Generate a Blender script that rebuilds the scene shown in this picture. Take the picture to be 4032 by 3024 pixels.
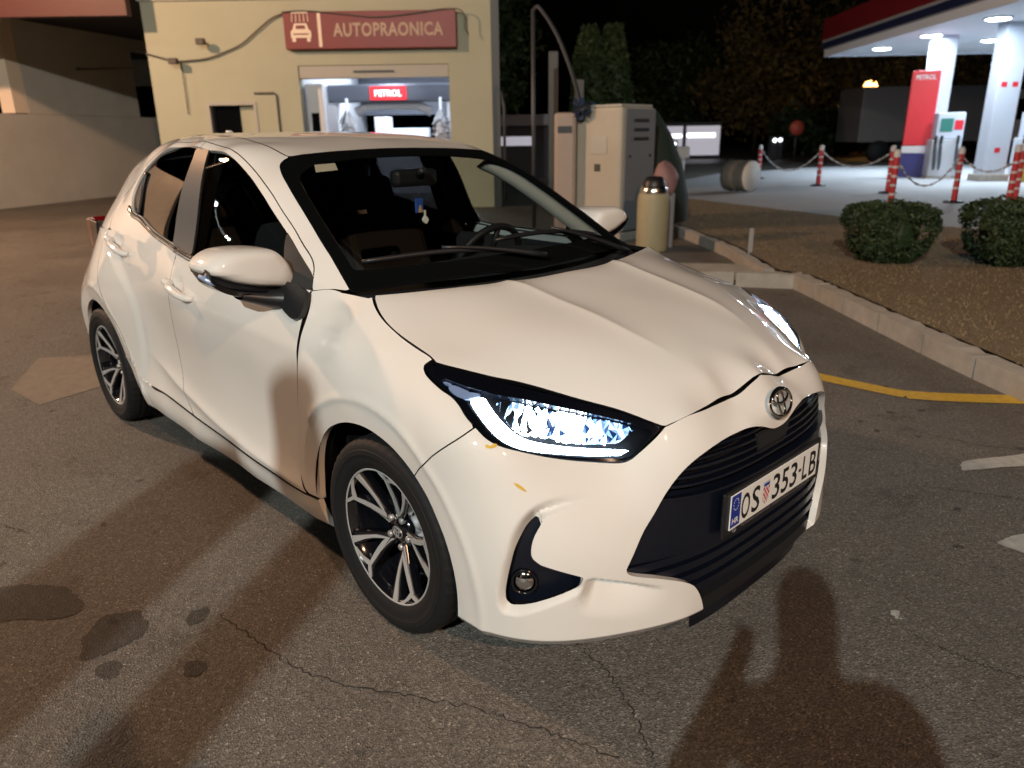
import bpy, bmesh, math, random
import numpy as np
from mathutils import Vector, Matrix

# ------------------------------------------------------------------ scene, camera, sky, light
for o in list(bpy.data.objects): bpy.data.objects.remove(o)
SC = bpy.context.scene
COL = SC.collection
CAM = np.array([1.7079, -1.9377, 1.4524]); YAW, PITCH, ROLL = 2.3808, -0.3211, -0.0146
cd = bpy.data.cameras.new('camera'); cam = bpy.data.objects.new('camera', cd); COL.objects.link(cam)
cd.sensor_width = 36; cd.lens = 0.731 * 36; cd.clip_end = 600; cd.clip_start = .02
fw = Vector((math.cos(YAW) * math.cos(PITCH), math.sin(YAW) * math.cos(PITCH), math.sin(PITCH)))
rt = fw.cross(Vector((0, 0, 1))).normalized(); up = rt.cross(fw)
r2 = math.cos(ROLL) * rt + math.sin(ROLL) * up; u2 = -math.sin(ROLL) * rt + math.cos(ROLL) * up
cam.matrix_world = Matrix(((r2.x, u2.x, -fw.x, CAM[0]), (r2.y, u2.y, -fw.y, CAM[1]), (r2.z, u2.z, -fw.z, CAM[2]), (0, 0, 0, 1)))
cd.dof.use_dof = True; cd.dof.focus_distance = 2.25; cd.dof.aperture_fstop = 3.0
SC.camera = cam
w = bpy.data.worlds.new('World'); SC.world = w; w.use_nodes = True
nt = w.node_tree; bg = nt.nodes['Background']
sky = nt.nodes.new('ShaderNodeTexSky'); sky.sky_type = 'NISHITA'; sky.sun_disc = False
sky.sun_elevation = math.radians(-5); sky.sun_rotation = math.radians(60)
nt.links.new(sky.outputs[0], bg.inputs[0]); bg.inputs[1].default_value = 0.10
SC.view_settings.view_transform = 'Standard'; SC.view_settings.look = 'None'
SC.view_settings.exposure = 0.22; SC.view_settings.gamma = 1
SC.cycles.use_denoising = True
SC.cycles.max_bounces = 8; SC.cycles.transparent_max_bounces = 16
SC.cycles.sample_clamp_indirect = 4.0; SC.cycles.caustics_reflective = False; SC.cycles.caustics_refractive = False

# camera-yaw aligned ground frame: a metres to the right, d metres ahead of where the photographer stood
FX, FY = math.cos(YAW), math.sin(YAW)
def W(a, d, z=0.0):
    return (CAM[0] + a * FY + d * FX, CAM[1] - a * FX + d * FY, z)
RZ = YAW - math.pi / 2          # rotation about z that turns local +y into the view direction

# ------------------------------------------------------------------ materials
MATS = {}
def srgb(r, g, b):
    return tuple(((c / 255) / 12.92 if c <= 10 else ((c / 255 + .055) / 1.055) ** 2.4) for c in (r, g, b)) + (1,)
def mat(name, col, rough=.5, metal=0., spec=.5, coat=0., emit=None, es=0., noise=None, bump=None, alpha=None, nscale=6, rvar=0.):
    m = bpy.data.materials.new(name); m.use_nodes = True; n = m.node_tree.nodes; l = m.node_tree.links
    b = n['Principled BSDF']
    if len(col) == 3: col = (*col, 1)
    b.inputs['Base Color'].default_value = col; b.inputs['Roughness'].default_value = rough
    b.inputs['Metallic'].default_value = metal; b.inputs['Specular IOR Level'].default_value = spec
    b.inputs['Coat Weight'].default_value = coat; b.inputs['Coat Roughness'].default_value = .04
    if emit: b.inputs['Emission Color'].default_value = (*emit[:3], 1); b.inputs['Emission Strength'].default_value = es
    if noise or bump or rvar:
        tc = n.new('ShaderNodeTexCoord'); t = n.new('ShaderNodeTexNoise'); t.inputs['Scale'].default_value = nscale; t.inputs['Detail'].default_value = 8
        t.inputs['Roughness'].default_value = .62
        l.new(tc.outputs['Object'], t.inputs['Vector'])
        if noise:
            mx = n.new('ShaderNodeMix'); mx.data_type = 'RGBA'; mx.inputs[6].default_value = tuple(c * (1 - noise) for c in col[:3]) + (1,)
            mx.inputs[7].default_value = tuple(min(1, c * (1 + noise)) for c in col[:3]) + (1,)
            l.new(t.outputs['Fac'], mx.inputs[0]); l.new(mx.outputs[2], b.inputs['Base Color'])
        if rvar:
            mr = n.new('ShaderNodeMapRange'); mr.inputs[3].default_value = max(0, rough - rvar); mr.inputs[4].default_value = rough + rvar
            l.new(t.outputs['Fac'], mr.inputs[0]); l.new(mr.outputs[0], b.inputs['Roughness'])
        if bump:
            t2 = n.new('ShaderNodeTexNoise'); t2.inputs['Scale'].default_value = bump[0]; t2.inputs['Detail'].default_value = 6
            l.new(tc.outputs['Object'], t2.inputs['Vector'])
            bp = n.new('ShaderNodeBump'); bp.inputs['Strength'].default_value = bump[1]; bp.inputs['Distance'].default_value = bump[2] if len(bump) > 2 else .01
            l.new(t2.outputs['Fac'], bp.inputs['Height']); l.new(bp.outputs[0], b.inputs['Normal'])
    MATS[name] = m; return m
def glass(name, tint, ior=1.5, rough=0.0):
    m = bpy.data.materials.new(name); m.use_nodes = True; n = m.node_tree.nodes; l = m.node_tree.links
    n.remove(n['Principled BSDF']); out = n['Material Output']
    tr = n.new('ShaderNodeBsdfTransparent'); tr.inputs[0].default_value = (*tint, 1)
    gl = n.new('ShaderNodeBsdfGlossy'); gl.inputs['Roughness'].default_value = rough
    lw = n.new('ShaderNodeLayerWeight'); lw.inputs[0].default_value = .5; f0 = ((ior - 1) / (ior + 1)) ** 2      # both faces reflect alike
    pw_ = n.new('ShaderNodeMath'); pw_.operation = 'POWER'; pw_.inputs[1].default_value = 5; l.new(lw.outputs['Facing'], pw_.inputs[0])
    fr = n.new('ShaderNodeMapRange'); fr.inputs[3].default_value = f0 * 1.7; fr.inputs[4].default_value = 1; l.new(pw_.outputs[0], fr.inputs[0])
    mx = n.new('ShaderNodeMixShader'); l.new(fr.outputs[0], mx.inputs[0]); l.new(tr.outputs[0], mx.inputs[1]); l.new(gl.outputs[0], mx.inputs[2])
    l.new(mx.outputs[0], out.inputs[0]); MATS[name] = m; return m

# ------------------------------------------------------------------ object helpers
def tag(o, label=None, cat=None, group=None, kind=None):
    if label: o['label'] = label
    if cat: o['category'] = cat
    if group: o['group'] = group
    if kind: o['kind'] = kind
    return o
def empty(name, loc=(0, 0, 0), rz=0, parent=None):
    o = bpy.data.objects.new(name, None); COL.objects.link(o); o.location = loc; o.rotation_euler = (0, 0, rz)
    o.empty_display_size = .2
    if parent: o.parent = parent
    return o
def obj(name, V, Fc, m, parent=None, smooth=False, mats=None, fm=None):
    me = bpy.data.meshes.new(name); me.from_pydata([tuple(map(float, v)) for v in V], [], [tuple(map(int, f)) for f in Fc]); me.validate()
    for x in (mats or [m]): me.materials.append(MATS[x] if isinstance(x, str) else x)
    if fm is not None: me.polygons.foreach_set('material_index', list(fm))
    if smooth: me.polygons.foreach_set('use_smooth', [True] * len(me.polygons))
    o = bpy.data.objects.new(name, me); COL.objects.link(o)
    if parent: o.parent = parent
    return o
class MB:
    """collects simple shapes into one mesh"""
    def __init__(s): s.v = []; s.f = []; s.sm = []
    def add(s, V, Fc, sm=False):
        b = len(s.v); s.v += [tuple(map(float, x)) for x in V]; s.f += [tuple(int(i) + b for i in f) for f in Fc]; s.sm += [sm] * len(Fc); return s
    def box(s, x0, x1, y0, y1, z0, z1, bev=0, M=None):
        if bev:
            bm = bmesh.new(); bmesh.ops.create_cube(bm, size=1)
            for v in bm.verts: v.co = Vector(((x0 + x1) / 2 + v.co.x * (x1 - x0), (y0 + y1) / 2 + v.co.y * (y1 - y0), (z0 + z1) / 2 + v.co.z * (z1 - z0)))
            bmesh.ops.bevel(bm, geom=bm.edges[:], offset=bev, segments=2, affect='EDGES', profile=.5)
            bm.verts.index_update(); V = [v.co[:] for v in bm.verts]; Fc = [[v.index for v in f.verts] for f in bm.faces]; bm.free()
        else:
            V = [(x, y, z) for z in (z0, z1) for y in (y0, y1) for x in (x0, x1)]
            Fc = [(0, 2, 3, 1), (4, 5, 7, 6), (0, 1, 5, 4), (2, 6, 7, 3), (0, 4, 6, 2), (1, 3, 7, 5)]
        if M: V = [tuple(M @ Vector(v)) for v in V]
        return s.add(V, Fc)
    def tube(s, pts, r, n=8, caps=True):
        pts = [Vector(p) for p in pts]; rr = r if hasattr(r, '__len__') else [r] * len(pts)
        V = []; Fc = []; prev = None
        for i, p in enumerate(pts):
            t = (pts[min(i + 1, len(pts) - 1)] - pts[max(i - 1, 0)]).normalized()
            if prev is None: a = t.orthogonal().normalized()
            else: a = (prev - t * prev.dot(t)).normalized()
            prev = a; b = t.cross(a)
            V += [p + (a * math.cos(k * 2 * math.pi / n) + b * math.sin(k * 2 * math.pi / n)) * rr[i] for k in range(n)]
        for i in range(len(pts) - 1):
            for k in range(n): Fc.append((i * n + k, i * n + (k + 1) % n, (i + 1) * n + (k + 1) % n, (i + 1) * n + k))
        s.add(V, Fc, True)
        if caps: 
            b = len(s.v) - len(V); s.f += [tuple(range(b + n - 1, b - 1, -1)), tuple(range(len(s.v) - n, len(s.v)))]; s.sm += [False, False]
        return s
    def lathe(s, prof, n=32, M=None, closed=False, ang=(0, 2 * math.pi)):
        """profile (r,h) about local z"""
        full = abs(ang[1] - ang[0] - 2 * math.pi) < 1e-6; m = n if full else n + 1
        V = []; Fc = []
        for k in range(m):
            t = ang[0] + (ang[1] - ang[0]) * k / n
            for r, h in prof: V.append(Vector((r * math.cos(t), r * math.sin(t), h)))
        P = len(prof)
        for k in range(n):
            k2 = (k + 1) % m
            for i in range(P - 1 + (1 if closed else 0)): j = (i + 1) % P; Fc.append((k * P + i, k2 * P + i, k2 * P + j, k * P + j))
        if M: V = [M @ v for v in V]
        return s.add(V, Fc, True)
    def prism(s, poly, z0, z1, M=None):
        n = len(poly); V = [(x, y, z0) for x, y in poly] + [(x, y, z1) for x, y in poly]
        Fc = [tuple(range(n - 1, -1, -1)), tuple(range(n, 2 * n))] + [(i, (i + 1) % n, n + (i + 1) % n, n + i) for i in range(n)]
        if M: V = [tuple(M @ Vector(v)) for v in V]
        return s.add(V, Fc)
    def build(s, name, m, parent=None, loc=None, rz=0, bevel=0):
        o = obj(name, s.v, s.f, m, parent); o.data.polygons.foreach_set('use_smooth', s.sm)
        if loc is not None: o.location = loc; o.rotation_euler = (0, 0, rz)
        if bevel:
            md = o.modifiers.new('b', 'BEVEL'); md.width = bevel; md.segments = 2; md.limit_method = 'ANGLE'
        return o
def copy_tree(o, parent=None):
    c = o.copy(); COL.objects.link(c); c.parent = parent
    for ch in list(o.children): copy_tree(ch, c)
    return c
def textmesh(s, size=1, font_ext=0.0, bold=False, name='t', spacing=1.0):
    cu = bpy.data.curves.new(name, 'FONT'); cu.body = s; cu.size = size; cu.extrude = font_ext; cu.align_x = 'CENTER'; cu.align_y = 'CENTER'; cu.space_character = spacing
    if bold: cu.offset = size * (bold if isinstance(bold, float) else .025)
    cu.resolution_u = 3
    o = bpy.data.objects.new(name, cu); COL.objects.link(o); dg = bpy.context.evaluated_depsgraph_get(); dg.update()
    me = bpy.data.meshes.new_from_object(o.evaluated_get(dg)); V = [v.co[:] for v in me.vertices]; Fc = [tuple(p.vertices) for p in me.polygons]
    bpy.data.objects.remove(o); bpy.data.curves.remove(cu); bpy.data.meshes.remove(me)
    return V, Fc
# ------------------------------------------------------------------ the car's surfaces (metres; x ahead, y left, origin under the front axle)
class TPS:
    def __init__(s,U,f,lam=0.0,scale=(1,1)):
        s.sc=np.array(scale,float); s.U=np.asarray(U,float)*s.sc; f=np.asarray(f,float); n=len(f)
        K=s.k(s.U,s.U)+np.diag(np.broadcast_to(lam,n)); P=np.c_[np.ones(n),s.U]
        A=np.zeros((n+3,n+3)); A[:n,:n]=K; A[:n,n:]=P; A[n:,:n]=P.T
        sol=np.linalg.solve(A,np.r_[f,0,0,0]); s.w=sol[:n]; s.a=sol[n:]
    def k(s,A,B):
        d2=((A[:,None,:]-B[None])**2).sum(-1); return .5*d2*np.log(d2+1e-12)
    def __call__(s,u,v):
        u=np.asarray(u,float); sh=u.shape; Q=np.c_[u.ravel(),np.asarray(v,float).ravel()]*s.sc
        out=np.empty(len(Q))
        for i in range(0,len(Q),20000):
            q=Q[i:i+20000]; out[i:i+20000]=s.k(q,s.U)@s.w+s.a[0]+q@s.a[1:]
        return out.reshape(sh)
XC=-.2
def both(P):  # mirror control points across y=0
    P=np.asarray(P,float); M=P*[1,-1,1]; return np.concatenate([P,M[P[:,1]>1e-6]])
# ---------- front ring
F_pts=[(.80,0,.14),(.803,0,.22),(.80,0,.3),(.80,0,.4),(.80,0,.5),(.797,0,.58),(.785,0,.645),(.768,0,.71),(.745,0,.755),(.711,0,.787),
(.80,.147,.14),(.80,.147,.2),(.797,.147,.4),(.79,.147,.6),(.775,.147,.683),(.745,.147,.722),(.70,.147,.751),
(.788,.3,.14),(.788,.3,.2),(.785,.3,.4),(.775,.3,.58),(.757,.32,.666),(.735,.32,.71),(.70,.33,.7485),
(.677,.41,.732),(.705,.41,.70),(.735,.42,.62),
(.771,.405,.195),(.743,.476,.195),(.738,.48,.35),(.722,.445,.572),(.715,.495,.525),(.70,.516,.483),(.70,.565,.427),(.695,.579,.387),
(.62,.51,.65),(.645,.49,.67),(.57,.58,.66),(.52,.66,.677),(.48,.74,.705),(.445,.785,.725),(.388,.81,.764),(.328,.81,.807),(.244,.80,.829),(.143,.775,.864),
(.45,.835,.5),(.53,.787,.5),(.60,.715,.5),(.655,.625,.49),
(.45,.838,.35),(.54,.793,.35),(.61,.718,.35),(.665,.635,.35),
(.344,.848,.195),(.422,.833,.195),(.499,.80,.195),(.573,.746,.195),(.631,.677,.195),(.698,.569,.195),
(.422,.83,.15),(.573,.74,.15),(.698,.565,.15),
(.35,.86,.35),(.35,.864,.5),(.36,.855,.62),(.40,.83,.68),
(.2,.862,.3),(.2,.87,.5),(.2,.872,.62),(.2,.862,.71),(.18,.842,.775),(.18,.75,.873),(.135,.745,.8825),(.066,.74,.8945),(-.02,.735,.917),(-.105,.728,.944),(-.165,.708,.966),(-.209,.69,.99),
(.145,.762,.871),(.169,.753,.872),(.212,.733,.868),(.289,.679,.848),(.359,.62,.826),(.488,.54,.793),(.583,.466,.763),(.664,.417,.741),(.16,.81,.833),
(0,.866,.3),(0,.873,.5),(0,.873,.65),(0,.859,.75),(0,.835,.82),(0,.80,.868),(0,.767,.897),
(-.2,.86,.3),(-.2,.868,.5),(-.2,.867,.65),(-.2,.854,.78),(-.2,.838,.85),(-.2,.812,.905),(-.2,.775,.943),(-.2,.728,.972),
(-.45,.835,.2),(-.45,.856,.25),(-.45,.85,.3),(-.45,.838,.36),(-.45,.84,.45),(-.45,.845,.6),(-.45,.85,.72),(-.45,.846,.8),(-.45,.832,.88),(-.45,.81,.94),(-.45,.785,.98),(-.42,.745,1.01),(-.33,.70,.995),
(-.65,.835,.2),(-.65,.854,.25),(-.65,.832,.36),(-.65,.832,.5),(-.65,.84,.65),(-.65,.849,.8),(-.65,.83,.9),(-.65,.80,.97)]
F_pts=both(F_pts)
th=lambda P: np.arctan2(P[:,1],P[:,0]-XC)
ANCH=np.array([(.711,0,.787),(.70,.147,.751),(.70,.33,.7485),(.677,.41,.732),(.771,.405,.195),(.785,0,.645),(.775,.147,.683),(.757,.32,.666),(.698,.569,.195),(.573,.746,.195),(.422,.833,.195),(-.209,.69,.99)])
FLAM=np.where((np.abs(np.abs(F_pts)[:,None]-ANCH[None]).sum(-1).min(1)<1e-6),8e-4,6e-3)
FLAM=np.where((F_pts[:,0]<.12)&(F_pts[:,2]>.79)&(F_pts[:,0]>-.5),1.5e-2,FLAM)
_F=TPS(np.c_[th(F_pts),F_pts[:,2]],np.hypot(F_pts[:,0]-XC,F_pts[:,1]),lam=FLAM,scale=(.95,1))
def F(t,z):
    r=_F(t,z); return np.stack([XC+r*np.cos(t),r*np.sin(t),np.broadcast_to(z,r.shape)],-1)
# ---------- lower side
L_sec={-.2:[(.2,.84),(.3,.86),(.5,.868),(.65,.867),(.78,.854),(.85,.838),(.905,.812),(.943,.78)],
-.45:[(.2,.835),(.25,.856),(.3,.85),(.36,.838),(.45,.84),(.6,.845),(.72,.85),(.8,.846),(.88,.832),(.94,.81),(.98,.785),(1.03,.752)],
-.9:[(.15,.80),(.2,.835),(.25,.853),(.29,.848),(.33,.834),(.4,.832),(.5,.828),(.65,.836),(.8,.849),(.86,.843),(.93,.82),(.98,.79),(1.03,.765)],
-1.45:[(.15,.80),(.195,.835),(.25,.85),(.305,.845),(.345,.828),(.42,.825),(.5,.822),(.65,.828),(.8,.843),(.88,.836),(.95,.812),(1.0,.785),(1.05,.765)],
-1.8:[(.15,.80),(.21,.836),(.26,.85),(.32,.844),(.37,.827),(.45,.817),(.6,.815),(.7,.819),(.8,.826),(.9,.815),(.97,.793),(1.04,.765),(1.1,.74)],
-2.0:[(.24,.84),(.28,.852),(.34,.845),(.4,.836),(.5,.832),(.6,.833),(.7,.835),(.8,.830),(.9,.81),(1.0,.782),(1.08,.755),(1.14,.73)],
-2.2:[(.25,.84),(.3,.853),(.36,.853),(.45,.858),(.6,.861),(.7,.859),(.8,.842),(.9,.808),(1.0,.778),(1.08,.752),(1.14,.73)],
-2.56:[(.25,.85),(.3,.86),(.5,.869),(.65,.8725),(.72,.87),(.8,.85),(.88,.815),(.96,.78),(1.06,.742),(1.14,.715)],
-2.9:[(.25,.80),(.35,.822),(.5,.838),(.65,.835),(.72,.812),(.8,.772),(.88,.73),(.96,.69),(1.06,.632),(1.14,.58)],
-3.08:[(.25,.72),(.35,.755),(.5,.785),(.6,.785),(.65,.775),(.75,.735),(.85,.685),(.95,.63),(1.05,.565)]}
L_pts=np.array([(x,w,z) for x,l in L_sec.items() for z,w in l])
_L=TPS(L_pts[:,[0,2]],L_pts[:,1],lam=3e-3,scale=(.6,1))
def L(x,z):
    w=_L(x,z); return np.stack([x,w,np.broadcast_to(z,w.shape)],-1)
# ---------- greenhouse r(x,phi), axis at z=ZG
ZG=.85
G_pts=[(-.988,.548,1.36),(-.931,.576,1.334),(-.837,.603,1.29),(-.708,.628,1.219),(-.587,.648,1.148),(-.471,.667,1.081),(-.377,.684,1.023),(-.326,.694,.991),
(-1.014,.493,1.385),(-1.021,.396,1.393),(-1.03,.235,1.402),(-1.046,0,1.407),
(-1.3,0,1.452),(-1.3,.25,1.447),(-1.6,0,1.478),(-1.6,.25,1.473),(-1.9,0,1.486),(-1.9,.25,1.481),(-2.2,0,1.48),(-2.2,.25,1.475),(-2.5,0,1.455),(-2.5,.25,1.449),(-2.7,0,1.43),(-2.7,.25,1.42),(-2.9,0,1.395),(-2.9,.25,1.38),
(-1.3,.46,1.436),(-1.6,.47,1.458),(-1.9,.47,1.466),(-2.2,.46,1.455),(-2.5,.44,1.41),(-2.7,.42,1.375),(-2.9,.40,1.325),
(-1.15,.575,1.394),(-1.3,.60,1.418),(-1.6,.59,1.442),(-1.9,.575,1.443),(-2.2,.56,1.413),(-2.5,.525,1.36),(-2.7,.5,1.325),(-2.9,.48,1.25),
(-1.3,.635,1.385),(-1.6,.637,1.40),(-1.9,.625,1.395),(-2.2,.605,1.367),(-2.5,.575,1.318),(-2.7,.55,1.268),(-2.9,.55,1.17),
(-.45,.762,1.0),(-.65,.775,1.0),(-.9,.778,1.0),(-1.2,.783,1.0),(-1.5,.783,1.005),(-1.8,.775,1.02),(-2.1,.76,1.05),(-2.4,.728,1.07),(-2.7,.68,1.07),(-2.9,.625,1.07),
(-.6,.715,1.10),(-.9,.725,1.14),(-1.2,.725,1.15),(-1.5,.725,1.15),(-1.8,.718,1.16),(-2.1,.70,1.17),(-2.4,.677,1.18),(-2.7,.62,1.17),
(-.8,.68,1.20),(-1.0,.672,1.27),(-1.2,.67,1.29),(-1.5,.668,1.30),(-1.8,.66,1.305),(-2.1,.645,1.30),(-2.4,.618,1.285),
]
def zj(x): return np.interp(x,[-2.9,-2.3,-1.9,-1.5,-.9,-.45],[1.03,1.03,1.01,.985,.975,.97])
_xs=np.array([-.5,-.7,-.95,-1.2,-1.45,-1.7,-1.9,-2.1,-2.3,-2.5,-2.7,-2.9])
G_pts=[q for q in G_pts if not(q[2]<1.075 and q[1]>.6 and q[0]<-.44)]
for _dz in (0,-.05): G_pts+=[(x,float(_L(x,zj(x)+_dz)),zj(x)+_dz) for x in _xs]
G_pts=np.array(G_pts)
gp=lambda P: np.c_[P[:,0],np.arctan2(P[:,2]-ZG,P[:,1])]
_G=TPS(np.concatenate([gp(G_pts),gp(G_pts[G_pts[:,1]>.05]*[1,-1,1])]),np.r_[np.hypot(G_pts[:,1],G_pts[:,2]-ZG),np.hypot(*(G_pts[G_pts[:,1]>.05][:,1:]-[0,ZG]).T)],lam=2e-3,scale=(.7,.6))
def G(x,ph):
    r=_G(x,ph); return np.stack([np.broadcast_to(x,r.shape),r*np.cos(ph),ZG+r*np.sin(ph)],-1)
# ---------- bonnet z(x,y)
H_pts=[(.711,0,.787),(.706,.05,.775),(.70,.13,.752),(.70,.25,.751),(.70,.35,.7485),(.677,.41,.732),(.586,.466,.762),(.489,.537,.792),(.364,.625,.828),(.297,.686,.851),(.216,.737,.87),
(.169,.754,.872),(.137,.747,.883),(.07,.743,.896),(-.02,.739,.919),(-.103,.728,.944),(-.158,.713,.968),(-.201,.693,.994),(-.145,.537,.996),(-.098,.413,.998),(-.055,.269,.999),(-.03,0,1.0)]
H_pts+=[(-.02,.27,1.006),(.054,.26,.989),(.175,.257,.965),(.263,.25,.949),(.423,.242,.909),(.563,.209,.858),(.612,.195,.831),(.658,.178,.801),
(.05,0,.985),(.175,0,.962),(.263,0,.946),(.423,0,.907),(.563,0,.857),(.612,0,.836),(.66,0,.814),
(.05,.5,.963),(.175,.5,.938),(.3,.5,.903),(.45,.42,.866),(.55,.38,.826),(.62,.35,.79),(.05,.66,.925),(.157,.66,.897),(-.1,.66,.963)]
H_pts=both(H_pts)
def _hb(x,y):
    u=(np.asarray(x,float)-.25)/.46; v=np.asarray(y,float)/.75
    return np.stack([u**i*v**j for j,n in ((0,6),(2,5),(4,4)) for i in range(n)],-1)
_hr=np.array([.008 if (abs(abs(q[1])-np.interp(q[0],[-.02,.054,.423,.563,.66],[.27,.26,.242,.209,.178]))<.012 and q[0]<.6) else 0 for q in H_pts])
_hc=np.linalg.lstsq(_hb(H_pts[:,0],H_pts[:,1]),H_pts[:,2]-_hr,rcond=None)[0]
_Hr=TPS(H_pts[:,:2],H_pts[:,2]-_hr-_hb(H_pts[:,0],H_pts[:,1])@_hc,lam=np.where(H_pts[:,0]>.6,6e-4,6e-3))
def _H(x,y): return _hb(x,y)@_hc+_Hr(x,y)
def H(x,y): return np.stack([x,y,_H(x,y)],-1)
W_pts=[(-.988,.548,1.36),(-.931,.576,1.334),(-.837,.603,1.29),(-.708,.628,1.219),(-.587,.648,1.148),(-.471,.667,1.081),(-.377,.684,1.023),(-.326,.694,.991),
(-1.014,.493,1.385),(-1.021,.396,1.393),(-1.03,.235,1.402),(-1.046,0,1.407),(-.12,0,.995),(-.36,0,1.112),(-.6,0,1.221),(-.85,0,1.329),(-.15,.35,.99),(-.6,.35,1.203),(-.85,.35,1.315),(-.38,.35,1.095)]
W_pts=both(W_pts)
_W=TPS(W_pts[:,:2],W_pts[:,2],lam=1e-5)
def Wf(x,y): return np.stack([x,y,_W(x,y)],-1)
# ------------------------------------------------------------------ panel tools
def crom(pts, n=6):
    """smooth curve through the points"""
    P = np.asarray(pts, float)
    if len(P) < 3: return P
    Q = np.vstack([2 * P[0] - P[1], P, 2 * P[-1] - P[-2]]); out = []
    for i in range(1, len(Q) - 2):
        a, b, c_, d = Q[i - 1:i + 3]; t = np.linspace(0, 1, n, endpoint=False)[:, None]
        ab, bc, cd_ = [max(1e-6, np.linalg.norm(v)) ** .5 for v in (b - a, c_ - b, d - c_)]
        m1 = ((b - a) / ab - (c_ - a) / (ab + bc) + (c_ - b) / bc) * bc; m2 = ((c_ - b) / bc - (d - b) / (bc + cd_) + (d - c_) / cd_) * bc
        out.append((2 * t**3 - 3 * t**2 + 1) * b + (t**3 - 2 * t**2 + t) * m1 + (-2 * t**3 + 3 * t**2) * c_ + (t**3 - t**2) * m2)
    return np.vstack(out + [P[-1:]])
def poly(*segs):
    out = []
    for s in segs:
        q = crom(s); out += list(q if not out or np.linalg.norm(out[-1] - q[0]) > 1e-6 else q[1:])
    if np.linalg.norm(out[0] - out[-1]) < 1e-6: out = out[:-1]
    return np.array(out)
def segdist(P, A, closed=True):
    """distance to polyline, and index/param of nearest point"""
    A = np.asarray(A, float); B = np.roll(A, -1, 0) if closed else A[1:]
    A0 = A if closed else A[:-1]; best = np.full(len(P), 1e9); arg = np.zeros(len(P))
    for i, (a, b) in enumerate(zip(A0, B)):
        ab = b - a; t = np.clip(((P - a) @ ab) / max(ab @ ab, 1e-12), 0, 1); d = np.hypot(*(P - a - t[:, None] * ab).T)
        m = d < best; best[m] = d[m]; arg[m] = (i + t[m]) / len(A0)
    return best, arg
def inside(P, A):
    r = np.zeros(len(P), bool); B = np.roll(A, -1, 0)
    for a, b in zip(A, B):
        c_ = ((a[1] > P[:, 1]) != (b[1] > P[:, 1]))
        with np.errstate(divide='ignore', invalid='ignore'): xx = (b[0] - a[0]) * (P[:, 1] - a[1]) / (b[1] - a[1]) + a[0]
        r ^= c_ & (P[:, 0] < xx)
    return r
def sdf(P, A):
    lo, hi = A.min(0) - .05, A.max(0) + .05; f = np.full(len(P), -.05)
    m = np.all((P > lo) & (P < hi), axis=1)
    if m.any():
        d, _ = segdist(P[m], A); f[m] = np.where(inside(P[m], A), d, -d)
    return f
def clip(P, faces, f):
    f = np.where(np.abs(f) < 1e-7, 1e-7, f); ins = f > 0; P = list(map(tuple, P)); cache = {}; out = []
    for fc in faces:
        k = [ins[i] for i in fc]
        if all(k): out.append(fc); continue
        if not any(k): continue
        new = []
        for i, a in enumerate(fc):
            b = fc[(i + 1) % len(fc)]
            if ins[a]: new.append(a)
            if ins[a] != ins[b]:
                key = (a, b) if a < b else (b, a)
                if key not in cache:
                    t = f[a] / (f[a] - f[b]); cache[key] = len(P); P.append((P[a][0] + t * (P[b][0] - P[a][0]), P[a][1] + t * (P[b][1] - P[a][1])))
                new.append(cache[key])
        if len(new) > 2: out.append(tuple(new))
    used = sorted({i for fc in out for i in fc}); rm = {u: i for i, u in enumerate(used)}
    return np.array([P[u] for u in used]).reshape(-1, 2), [tuple(rm[i] for i in fc) for fc in out]
def gridfaces(lo, hi, res):
    nu = max(2, int((hi[0] - lo[0]) / res[0]) + 2); nv = max(2, int((hi[1] - lo[1]) / res[1]) + 2)
    u = np.linspace(lo[0], hi[0], nu); v = np.linspace(lo[1], hi[1], nv)
    P = np.stack(np.meshgrid(u, v, indexing='ij'), -1).reshape(-1, 2)
    i, j = np.meshgrid(np.arange(nu - 1), np.arange(nv - 1), indexing='ij'); a = (i * nv + j).ravel()
    return P, list(zip(a.tolist(), (a + nv).tolist(), (a + nv + 1).tolist(), (a + 1).tolist()))
def normals(surf, P, e=6e-4):
    du = surf(P + [e, 0]) - surf(P - [e, 0]); dv = surf(P + [0, e]) - surf(P - [0, e]); n = np.cross(du, dv)
    return n / np.maximum(np.linalg.norm(n, axis=1, keepdims=True), 1e-12)
class Pan:
    """a trimmed piece of a surface: vertices, faces, normals (zero where the edge turns in)"""
    pass
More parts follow.
